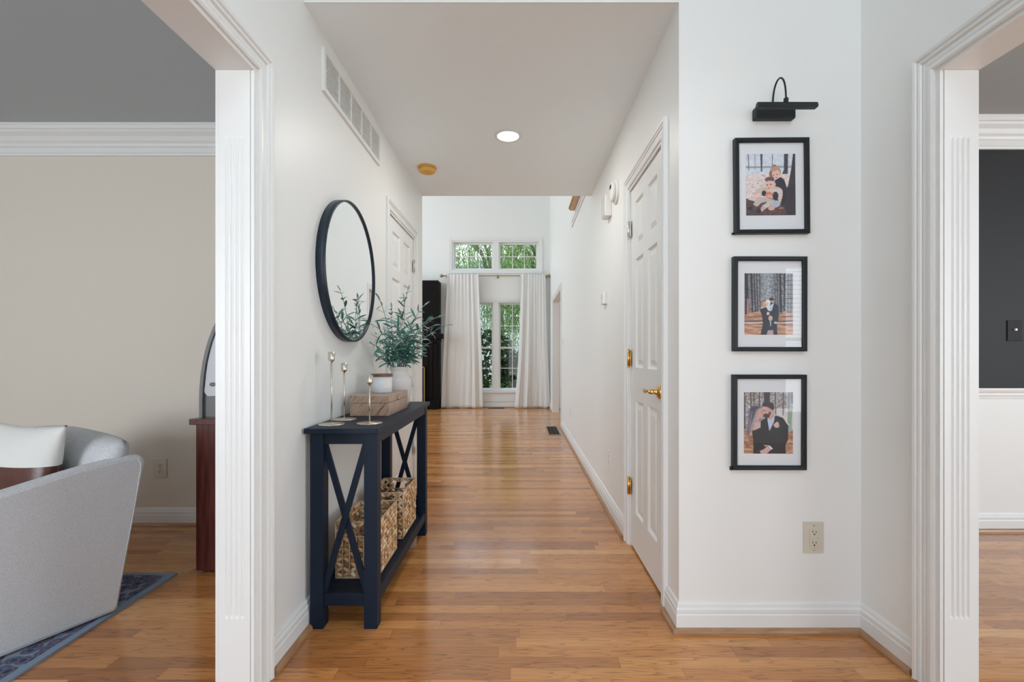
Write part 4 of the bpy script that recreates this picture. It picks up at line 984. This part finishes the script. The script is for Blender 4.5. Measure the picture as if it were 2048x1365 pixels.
sh2 = [poly2((44, 40, 50), [(92, 60), (150, 60), (180, 850), (100, 870)]), poly2((176, 116, 112), [(136, 560), (168, 560), (184, 850), (130, 870)]), poly2((38, 38, 52), [(195, 60), (238, 60), (262, 820), (235, 830)]),
       poly2((48, 44, 58), [(262, 60), (285, 60), (318, 810), (290, 820)]), poly2((60, 54, 66), [(312, 60), (335, 60), (360, 800), (340, 800)]), poly2((70, 66, 76), [(372, 60), (392, 60), (400, 770), (385, 770)]),
       poly2((44, 44, 60), [(762, 60), (800, 60), (820, 830), (780, 830)]), poly2((60, 58, 74), [(712, 60), (730, 60), (745, 780), (730, 780)]), poly2((40, 42, 60), [(850, 60), (885, 60), (872, 800), (855, 800)]), poly2((70, 70, 84), [(672, 60), (684, 60), (700, 700), (690, 700)]),
       poly2((60, 56, 70), [(930, 60), (955, 60), (950, 830), (925, 830)]), poly2((52, 50, 64), [(985, 60), (1010, 60), (1005, 840), (980, 840)]),
       ell2((150, 112, 84), 460, 650, 62, 62), ell2((214, 160, 136), 468, 655, 34, 42), poly2((206, 186, 180), [(390, 760), (430, 700), (530, 710), (560, 760)]),
       poly2((22, 30, 46), [(385, 765), (500, 725), (580, 740), (600, 900), (560, 1180), (520, 1262), (400, 1262), (450, 1040), (430, 880)]),
       poly2((20, 34, 50), [(575, 740), (665, 640), (745, 690), (765, 800), (745, 1000), (720, 1010), (730, 1262), (650, 1262), (610, 1000), (570, 880)]),
       ell2((206, 160, 146), 612, 610, 42, 52), ell2((38, 36, 46), 612, 570, 50, 28), ell2((70, 56, 56), 612, 648, 30, 20), poly2((196, 208, 226), [(590, 690), (665, 640), (620, 800)]),
       ell2((226, 232, 240), 545, 640, 46, 68), ell2((214, 178, 164), 530, 662, 24, 26), poly2((216, 224, 232), [(500, 700), (590, 690), (610, 800), (550, 790)]), ell2((206, 196, 196), 548, 845, 30, 34),
       ell2((196, 176, 166), 596, 935, 42, 52), ell2((216, 172, 156), 598, 950, 28, 34), poly2((28, 42, 52), [(548, 1000), (600, 980), (655, 1010), (655, 1170), (550, 1180)]), poly2((176, 196, 206), [(582, 985), (606, 985), (608, 1080), (594, 1100)]),
       poly2((178, 158, 162), [(545, 1170), (650, 1160), (655, 1262), (520, 1262)]), ell2((178, 190, 204), 696, 1022, 32, 24)]
def T3(x, y): return ((x-80)/945*1000, (y-52)/945*1000)
def poly3(c, pts): return ('p', c, [T3(*p) for p in pts])
def ell3(c, x, y, rx, ry, r=0): a = T3(x, y); return ('e', c, a[0], a[1], rx*1.058, ry*1.058, r)
sh3 = [poly3((66, 56, 66), [(80, 40), (100, 40), (110, 760), (80, 760)]), poly3((84, 64, 56), [(198, 40), (222, 40), (224, 330), (205, 330)]), poly3((96, 72, 60), [(262, 40), (280, 40), (282, 330), (265, 330)]), poly3((60, 52, 60), [(365, 40), (385, 40), (390, 380), (372, 380)]),
       poly3((56, 48, 62), [(465, 40), (580, 40), (575, 300), (470, 300)]), poly3((56, 52, 66), [(672, 40), (690, 40), (700, 480), (684, 480)]), poly3((72, 66, 80), [(835, 40), (848, 40), (840, 500), (825, 500)]), poly3((80, 84, 100), [(935, 40), (960, 40), (955, 470), (930, 470)]), poly3((84, 92, 108), [(985, 40), (1030, 40), (1030, 280), (990, 280)]),
       poly3((138, 166, 142), [(925, 380), (1010, 370), (1000, 700), (920, 640)]), poly3((150, 172, 180), [(835, 660), (1000, 690), (1000, 800), (840, 800)]),  # green block: lawn reflected in the glass, painted into the print colours
       poly3((110, 106, 126), [(210, 330), (330, 312), (395, 350), (370, 480), (300, 600), (240, 760), (170, 900), (130, 820), (170, 560), (175, 400)]),
       poly3((176, 156, 150), [(330, 400), (390, 350), (370, 480), (290, 620), (230, 780), (200, 840), (220, 700)]), poly3((74, 72, 92), [(210, 335), (330, 312), (385, 350), (300, 400), (250, 560), (200, 640), (200, 420)]),
       poly3((150, 140, 146), [(230, 420), (246, 420), (190, 760), (172, 800)]),
       poly3((204, 158, 146), [(375, 400), (412, 375), (438, 430), (450, 462), (436, 500), (425, 540), (370, 560), (360, 620), (310, 620), (340, 480)]), ell3((212, 158, 136), 400, 475, 34, 54, 8), ell3((92, 62, 62), 418, 436, 13, 6),
       poly3((204, 176, 176), [(280, 640), (400, 620), (432, 700), (390, 780), (260, 800)]),
       poly3((18, 24, 34), [(405, 600), (520, 540), (700, 500), (830, 545), (935, 700), (935, 960), (880, 1060), (890, 1245), (560, 1245), (430, 1000), (400, 700)]),
       poly3((22, 24, 32), [(235, 800), (330, 765), (470, 700), (640, 800), (620, 1060), (560, 1245), (265, 1245), (260, 960)]),
       poly3((188, 204, 226), [(530, 570), (680, 480), (660, 620), (570, 805)]), poly3((202, 160, 150), [(560, 400), (670, 400), (660, 520), (600, 580), (530, 560)]),
       ell3((196, 158, 152), 520, 400, 78, 98), poly3((204, 162, 154), [(446, 330), (520, 310), (520, 460), (458, 450), (440, 410)]), ell3((210, 150, 138), 602, 400, 24, 48), ell3((58, 48, 58), 515, 505, 64, 40, 8), ell3((74, 60, 68), 572, 468, 22, 44, 15), ell3((198, 156, 148), 530, 420, 36, 40),
       poly3((44, 38, 50), [(430, 290), (460, 250), (560, 240), (650, 270), (668, 360), (640, 400), (560, 350), (520, 330), (440, 325)]), ell3((84, 54, 60), 470, 408, 22, 8),
       ell3((206, 178, 172), 708, 690, 56, 46, 20), ell3((210, 184, 176), 720, 650, 34, 30),
       poly3((206, 170, 164), [(390, 1180), (470, 1140), (560, 1070), (630, 1130), (520, 1240), (400, 1230)]), poly3((206, 170, 164), [(445, 1065), (560, 1070), (500, 1100)]), poly3((216, 226, 240), [(585, 1080), (640, 1140), (610, 1160), (560, 1090)])]
rr = random.Random(5)
for k in range(46): x, y = rr.uniform(290, 620), rr.uniform(800, 1200); sh3.append(ell3((140, 146, 160), x, y, 4, 4))
tr = random.Random(9)

def framed(px0, px1, py0, py1, ix0, ix1, iy0, iy1, img, tilt, label, bumper):
    d = YP-.022; k = d/F; x0, x1 = (px0+8-CX)*k, (px1-CX)*k; z1, z0 = H+(CY-py0)*k, H+(CY-py1)*k
    cx, cz = (x0+x1)/2, (z0+z1)/2; w2, h2 = (x1-x0)/2, (z1-z0)/2
    root = empty('framed_photograph', (cx, YP, cz), label=label, cat='framed photo', group='black-framed photographs on the white wall'); root.rotation_euler = (0, math.radians(tilt), 0)
    fr_ = .0165; m_ = MB(); P = [(0, 0), (0, .022), (.003, .0235), (fr_-.003, .0225), (fr_, .020), (fr_, 0)]; vs = []
    for (wd, t) in P:
        for (a, z) in ((-w2+wd, -h2+wd), (-w2+wd, h2-wd), (w2-wd, h2-wd), (w2-wd, -h2+wd)): vs.append((a, -t, z))
    fs = []
    for i in range(len(P)-1):
        for j in range(4): fs.append((i*4+j, i*4+(j+1) % 4, (i+1)*4+(j+1) % 4, (i+1)*4+j))
    m_.add(vs, fs); m_.build('frame', M['black'], root)
    m_ = MB(); m_.box((-w2+.012, -.010, -h2+.012), (w2-.012, -.0005, h2-.012)); m_.build('mat_board', M['mat'], root)
    kk = (YP-.011)/F; a0, a1 = (ix0-CX)*kk-cx, (ix1-CX)*kk-cx; b1, b0 = H+(CY-iy0)*kk-cz, H+(CY-iy1)*kk-cz
    h_, w_ = img.shape[:2]; me = bpy.data.meshes.new('photo_print')
    vs = [(a0+(a1-a0)*i/w_, -.0106, b1+(b0-b1)*j/h_) for j in range(h_+1) for i in range(w_+1)]
    fs = [(j*(w_+1)+i, (j+1)*(w_+1)+i, (j+1)*(w_+1)+i+1, j*(w_+1)+i+1) for j in range(h_) for i in range(w_)]
    me.from_pydata(vs, [], fs); at = me.color_attributes.new('print', 'FLOAT_COLOR', 'CORNER')
    c = np.ones((h_*w_, 4, 4), np.float32); c[:, :, :3] = img.reshape(-1, 1, 3); at.data.foreach_set('color', c.ravel())
    me.materials.append(M['print']); o = bpy.data.objects.new('photo_print', me); COL.objects.link(o); o.parent = root
    m_ = MB(); m_.box((-w2+.012, -.0165, -h2+.012), (w2-.012, -.015, h2-.012)); m_.build('glass', M['pglass'], root)
    if bumper:
        m_ = MB(); m_.ball((-w2-.001, -.006, -h2+.004), (.007, .005, .009) if bumper > 1 else (.009, .006, .005), 10, 8); m_.build('corner_clip', M['black'], root)
pm = bpy.data.materials.new('photo_paper'); pm.use_nodes = True; at = pm.node_tree.nodes.new('ShaderNodeAttribute'); at.attribute_name = 'print'
pm.node_tree.links.new(at.outputs['Color'], pm.node_tree.nodes['Principled BSDF'].inputs['Base Color']); pm.node_tree.nodes['Principled BSDF'].inputs['Roughness'].default_value = .4; M['print'] = pm
NW, NH = 100, 125
framed(1463, 1620, 275, 467, 1492, 1591, 308, 431, raster(NW, NH, bg_snow, sh1, 1), -.5, 'top framed photo of two children seated against a tree', 1)
framed(1460, 1615, 513, 703, 1489, 1586, 547, 670, raster(NW, NH, bg_avenue, sh2, 2), .1, 'middle framed photo of a family standing between rows of pines', 0)
framed(1459, 1614, 750, 941, 1488, 1586, 785, 908, raster(NW, NH, bg_wood, sh3, 3), .1, 'bottom framed photo of a couple kissing among trees', 2)

# ------------------------------------------------------------ sitting room: sofa, cushion, rug, desk, machine
e1 = Vector((-.44, -.898, 0)).normalized(); e2 = Vector((-e1.y*-1, 0, 0)); e2 = Vector((e1.y, -e1.x, 0)).normalized()
if e2.x > 0: e2 = -e2
SO = Vector((-1.67, 1.94, 0))
Ms = Matrix(((e1.x, e2.x, 0, 0), (e1.y, e2.y, 0, 0), (0, 0, 1, 0), (0, 0, 0, 1)))   # local x along arm to the front, y into the sofa
root = empty('armchair', (SO.x, SO.y, .008), label='light grey tweed armchair with sloping arm on the blue rug', cat='armchair')
def arc(cx, cz, r, a0, a1, n=6): return [(cx+r*math.cos(math.radians(a0+(a1-a0)*i/n)), cz+r*math.sin(math.radians(a0+(a1-a0)*i/n))) for i in range(n+1)]
prof = [(.004, .004)]+[(.0, .02), (-.062, .40), (-.092, .575)]+[(-.098, .605), (-.094, .625), (-.075, .638), (-.045, .640), (0, .637), (.10, .627), (.169, .616), (.344, .583), (.6, .53), (.80, .48), (.84, .45), (.85, .40), (.85, .02), (.846, .004)]
m_ = MB(); m_.prism(prof, 'y', 0, .075, M=Ms); arm = m_.build('arm', M['tweed'], root, bevel=.024)
# welt following the rear edge of the arm
wt = MB(); wt.tube([tuple(Ms @ Vector((x+.012, -.001, z))) for x, z in [(.0, .03), (-.062, .40), (-.089, .575), (-.090, .605), (-.078, .622)]], .0024, 6); wt.build('seam_welt', M['tweed'], arm)
m_ = MB(); m_.prism(prof, 'y', .935, 1.01, M=Ms); m_.build('arm', M['tweed'], root, bevel=.014)
m_ = MB(); m_.box((.02, .07, .02), (.80, .94, .26), Ms); m_.build('base', M['tweed'], root, bevel=.02)
m_ = MB(); m_.prism([(.0, .02), (-.085, .55), (-.10, .62), (-.03, .63), (.06, .60), (.10, .02)], 'y', .06, .95, M=Ms); m_.build('back_frame', M['tweed'], root, bevel=.02)
for k in range(1):
    y0 = .08; m_ = MB(); m_.box((.06, y0, .26), (.83, y0+.85, .40), Ms); m_.build('seat_cushion', M['tweed'], root, bevel=.035)
def puff(a0, a1, nu, nv, fn):
    """closed pillow: fn(u, v, side) -> local point, side -1/+1"""
    mb = MB(); vs = []; fs = []
    for sd in (-1, 1):
        for j in range(nv+1):
            for i in range(nu+1): vs.append(fn(i/nu*2-1, j/nv*2-1, sd))
    N_ = (nu+1)*(nv+1)
    for s_ in range(2):
        for j in range(nv):
            for i in range(nu): a = s_*N_+j*(nu+1)+i; fs.append((a, a+1, a+nu+2, a+nu+1))
    mb.add(vs, fs, True); return mb
def weld(o, dist=.0005):
    bm = bmesh.new(); bm.from_mesh(o.data); bmesh.ops.remove_doubles(bm, verts=bm.verts, dist=dist); bmesh.ops.recalc_face_normals(bm, faces=bm.faces); bm.to_mesh(o.data); bm.free()
# back cushions: rounded blocks with a crown; superellipse cross-section
for k in range(1):
    y0 = .015+.92*k; wd = .90
    def fn(u, v, sd, y0=y0, wd=wd):
        ed = (1-abs(u)**4)**.5*(1-abs(v)**4)**.5; th = .085*ed
        zz = .535+.175*v*(1+.10*(1-abs(u)**1.5)-.03)+.012*(1-u*u); lean = -.20*(zz-.40)
        y = y0+wd/2+u*wd/2*(1-.05*(1-abs(v)))
        return tuple(Ms @ Vector((.030+lean+sd*th, y, zz)))
    o = puff(0, 0, 28, 18, fn).build('back_cushion', M['tweed'], root, recalc=False); weld(o)

# pillow leaning against the sofa back
tr_ = W(164, 847, 1.95); pr = empty('throw_pillow', (tr_.x, tr_.y, .412), label='white pillow with brown leather lower half leaning in the armchair', cat='pillow')
dx = Vector((-.93, .28, 0)).normalized(); dn = Vector((dx.y, -dx.x, 0)); dn = dn if dn.y < 0 else -dn; PWd, PHt = .50, tr_.z-.412
def pf(u, v, sd):
    ed = max(0, (1-abs(u)**2.2))**.6*max(0, (1-abs(v)**2.2))**.6; pin_u = 1-.09*(1-abs(v)**2); pin_v = 1-.09*(1-abs(u)**2)
    c = dx*(PWd/2*(1+u*pin_u)-.0)+Vector((0, 0, PHt/2*(1+v*pin_v)))+dn*(sd*.075*ed)+dn*(-.05*(v+1)/2)
    return tuple(c+dn*.10)
vs_split = 1-2*(.40)
def half(v0, v1):
    nu, nv = 24, 14; mb = MB(); vs = []; fs = []
    for sd in (-1, 1):
        for j in range(nv+1):
            v = v0+(v1-v0)*j/nv
            for i in range(nu+1): vs.append(pf(i/nu*2-1, v, sd))
    N_ = (nu+1)*(nv+1)
    for s_ in range(2):
        for j in range(nv):
            for i in range(nu): a = s_*N_+j*(nu+1)+i; fs.append((a, a+1, a+nu+2, a+nu+1))
    mb.add(vs, fs, True); return mb
o = half(.14, 1).build('linen_panel', M['pillow_white'], pr, recalc=False); weld(o)
o = half(-1, .14).build('leather_panel', M['leather'], pr, recalc=False); weld(o)

root = empty('area_rug', (-3.1, .7, 0), label='blue patterned rug under the grey armchair', cat='rug')
m_ = MB(); m_.box((-1.5, -1.9, 0), (1.40, 1.565, .008)); m_.build('pile', M['rug'], root)
m_ = MB(); m_.box((1.39, -1.9, 0), (1.42, 1.583, .0085)); m_.box((-1.5, 1.56, 0), (1.39, 1.583, .0085)); m_.build('binding', M['rug_edge'], root)

DX0, DX1, DY0, DY1, DZ = -1.60, -.985, 2.30, 2.91, .765
root = empty('desk', ((DX0+DX1)/2, (DY0+DY1)/2, 0), label='dark cherry desk end seen behind the left opening', cat='desk'); ox, oy = (DX0+DX1)/2, (DY0+DY1)/2
m_ = MB(); m_.box((DX0-.022-ox, DY0-.02-oy, DZ-.030), (DX1-ox, DY1-oy, DZ)); m_.build('desktop', M['cherry'], root, bevel=.003)
m_ = MB(); m_.box((DX0-ox, DY0-oy, .012), (DX0+.6-ox, DY0+.022-oy, DZ-.030)); m_.box((DX0-ox, DY0+.022-oy, .012), (DX0+.022-ox, DY1-oy, DZ-.030)); m_.box((DX1-.022-ox, DY0+.022-oy, .012), (DX1-ox, DY1-oy, DZ-.030)); m_.box((DX0+.022-ox, DY1-.02-oy, .012), (DX1-.022-ox, DY1-oy, DZ-.030)); m_.build('side_panel', M['cherry'], root, bevel=.001)
for xx in (DX0+.03, DX1-.07):
    for yy in (DY0+.01, DY1-.05):
        m_ = MB(); m_.box((xx-ox, yy-oy, 0), (xx+.04-ox, yy+.04-oy, .014)); m_.build('foot_glide', M['dark'], root)

root = empty('desktop_machine', (-1.315, 2.48, DZ), label='arched pale machine with grey rim standing on the cherry desk', cat='machine')
def arch(a, hgt, zb, n=28):
    P = [(-a, .0), (-a, zb)]
    for i in range(1, n): th = PI*i/n; P.append((-a*math.cos(th), zb+hgt*math.sin(th)))
    return P+[(a, zb), (a, 0)]
def hollow(outer, inner, y0, y1):
    n = len(outer); mb = MB(); vs = [(p[0], y0, p[1]) for p in outer]+[(p[0], y0, p[1]) for p in inner]+[(p[0], y1, p[1]) for p in outer]+[(p[0], y1, p[1]) for p in inner]; fs = []
    for i in range(n-1):
        fs += [(i, i+1, n+i+1, n+i), (2*n+i, 2*n+i+1, 3*n+i+1, 3*n+i), (i, i+1, 2*n+i+1, 2*n+i), (n+i, n+i+1, 3*n+i+1, 3*n+i)]
    mb.add(vs, fs, False); return mb
m_ = hollow(arch(.298, .57, .085), arch(.282, .55, .085), -.14, .20); m_.build('rim', M['mgrey'], root)
m_ = MB(); m_.prism(arch(.283, .551, .085), 'y', -.122, .19); m_.build('body', M['mgrey'], root)
m_ = MB(); P = [(-.279, .125), (-.279, .14)]+[(p[0], p[1]) for p in arch(.277, .54, .10)[2:-2]]+[(.279, .14), (.279, .125), (.262, .105), (-.262, .105)]; m_.prism(P, 'y', -.130, -.120); m_.build('front_panel', M['mlight'], root, bevel=.002)
m_ = MB(); m_.ball((-.235, -.131, .165), (.017, .004, .010), 16, 8); m_.build('oval_button', M['mgrey'], root)

# ------------------------------------------------------------ garden beyond the far windows
def ground(): 
    mb = MB(); mb.box((-40, YG+.2, -.45), (40, 70, -.30)); mb.build('lawn', M['grass'], label='green lawn outside the far window', cat='lawn', kind=ST)
ground()
def willow(x, y, h, rad, n, seed, label, lo=.4):
    rnd = random.Random(seed); root = empty('willow_tree', (x, y, -.3), label=label, cat='tree', group='willow trees in the garden')
    t = MB(); t.tube([(0, 0, 0), (.1, 0, h*.3), (-.1, .1, h*.55), (.2, 0, h*.8)], [.28, .22, .16, .06], 10)
    for k in range(9):
        a = 2*PI*k/9+rnd.uniform(-.3, .3); r = rad*rnd.uniform(.5, .9); t.tube([(0, 0, h*.42), (math.cos(a)*r*.45, math.sin(a)*r*.45, h*.7), (math.cos(a)*r, math.sin(a)*r, h*.82)], [.12, .07, .02], 7)
    t.build('trunk', M['bark'], root)
    f = MB()
    for k in range(n):
        a = rnd.uniform(0, 2*PI); r = rad*math.sqrt(rnd.uniform(.03, 1)); top = h*(1-.35*(r/rad)**2)*rnd.uniform(.8, 1.03); L = rnd.uniform(.35, .9)*(top-lo)
        sx, sy = math.cos(a)*r, math.sin(a)*r; m = int(L/.085); bx, by = rnd.uniform(-.15, .15), rnd.uniform(-.15, .15)
        for i in range(m):
            z = top-L*i/m; p = Vector((sx+bx*i/m+rnd.uniform(-.04, .04), sy+by*i/m+rnd.uniform(-.04, .04), z))
            d = Vector((rnd.uniform(-.6, .6), rnd.uniform(-.6, .6), -1)).normalized(); s_ = Vector((rnd.uniform(-1, 1), rnd.uniform(-1, 1), .3)).normalized()*rnd.uniform(.014, .028); L2 = rnd.uniform(.09, .16)
            f.add([p, p+d*L2*.5+s_, p+d*L2, p+d*L2*.5-s_], [(0, 1, 2, 3)])
    f.build('foliage', M['willow'], root, recalc=False)
willow(-3.55, 14.4, 6.4, 1.95, 560, 1, 'willow left of centre beyond the far window')
willow(1.0, 16.5, 7.2, 2.1, 560, 2, 'willow right of centre beyond the far window')
willow(-1.0, 21.8, 8.8, 3.0, 640, 4, 'taller willow farther back between the two nearer ones')
def shrub(x, y, r, h, n, seed, label):
    rnd = random.Random(seed); root = empty('shrub', (x, y, -.3), label=label, cat='shrub', group='shrubs outside the far window')
    s_ = MB()
    for k in range(6): a = k*1.05; s_.tube([(0, 0, 0), (math.cos(a)*r*.4, math.sin(a)*r*.4, h*.5), (math.cos(a)*r*.6, math.sin(a)*r*.6, h*.8)], [.03, .02, .008], 6)
    s_.build('stems', M['bark'], root); f = MB()
    for k in range(n):
        v = Vector((rnd.gauss(0, 1), rnd.gauss(0, 1), rnd.gauss(0, 1))).normalized()*rnd.uniform(.55, 1)**.5
        p = Vector((v.x*r, v.y*r, h*.52+v.z*h*.5)); d = Vector((rnd.uniform(-1, 1), rnd.uniform(-1, 1), rnd.uniform(-.8, .8))).normalized(); q = d.cross(Vector((rnd.uniform(-1, 1), .4, 1))).normalized()*rnd.uniform(.04, .065); L = rnd.uniform(.11, .18)
        f.add([p, p+d*L*.5+q, p+d*L, p+d*L*.5-q], [(0, 1, 2, 3)])
    f.build('foliage', M['shrubleaf'], root, recalc=False)
shrub(-1.5, 11.6, .58, 1.75, 1300, 21, 'dark rounded shrub outside the left panes')
shrub(-.05, 11.9, .55, 1.45, 1200, 22, 'dark lower shrub outside the right panes')
shrub(-.8, 13.1, .72, 2.1, 1300, 23, 'taller shrub behind the two near ones')
root = empty('neighbouring_house', (-.3, 31, -.3), label='pale house with blue-grey arched roof glimpsed through the willows', cat='house')
m_ = MB(); m_.box((-5, 0, 0), (5, 6, 6.5)); m_.build('wall', M['siding'], root)
m_ = MB(); m_.prism([(-5.4, 6.5), (5.4, 6.5), (2.5, 7.6), (-2.5, 7.6)], 'y', -.4, 6.3); m_.build('roof', M['roof'], root)
m_ = MB(); m_.prism([(.35+.65*math.cos(PI*i/12), 6.75+.45*math.sin(PI*i/12)) for i in range(13)], 'y', -.8, 1.5); m_.build('arched_dormer', M['siding'], root)
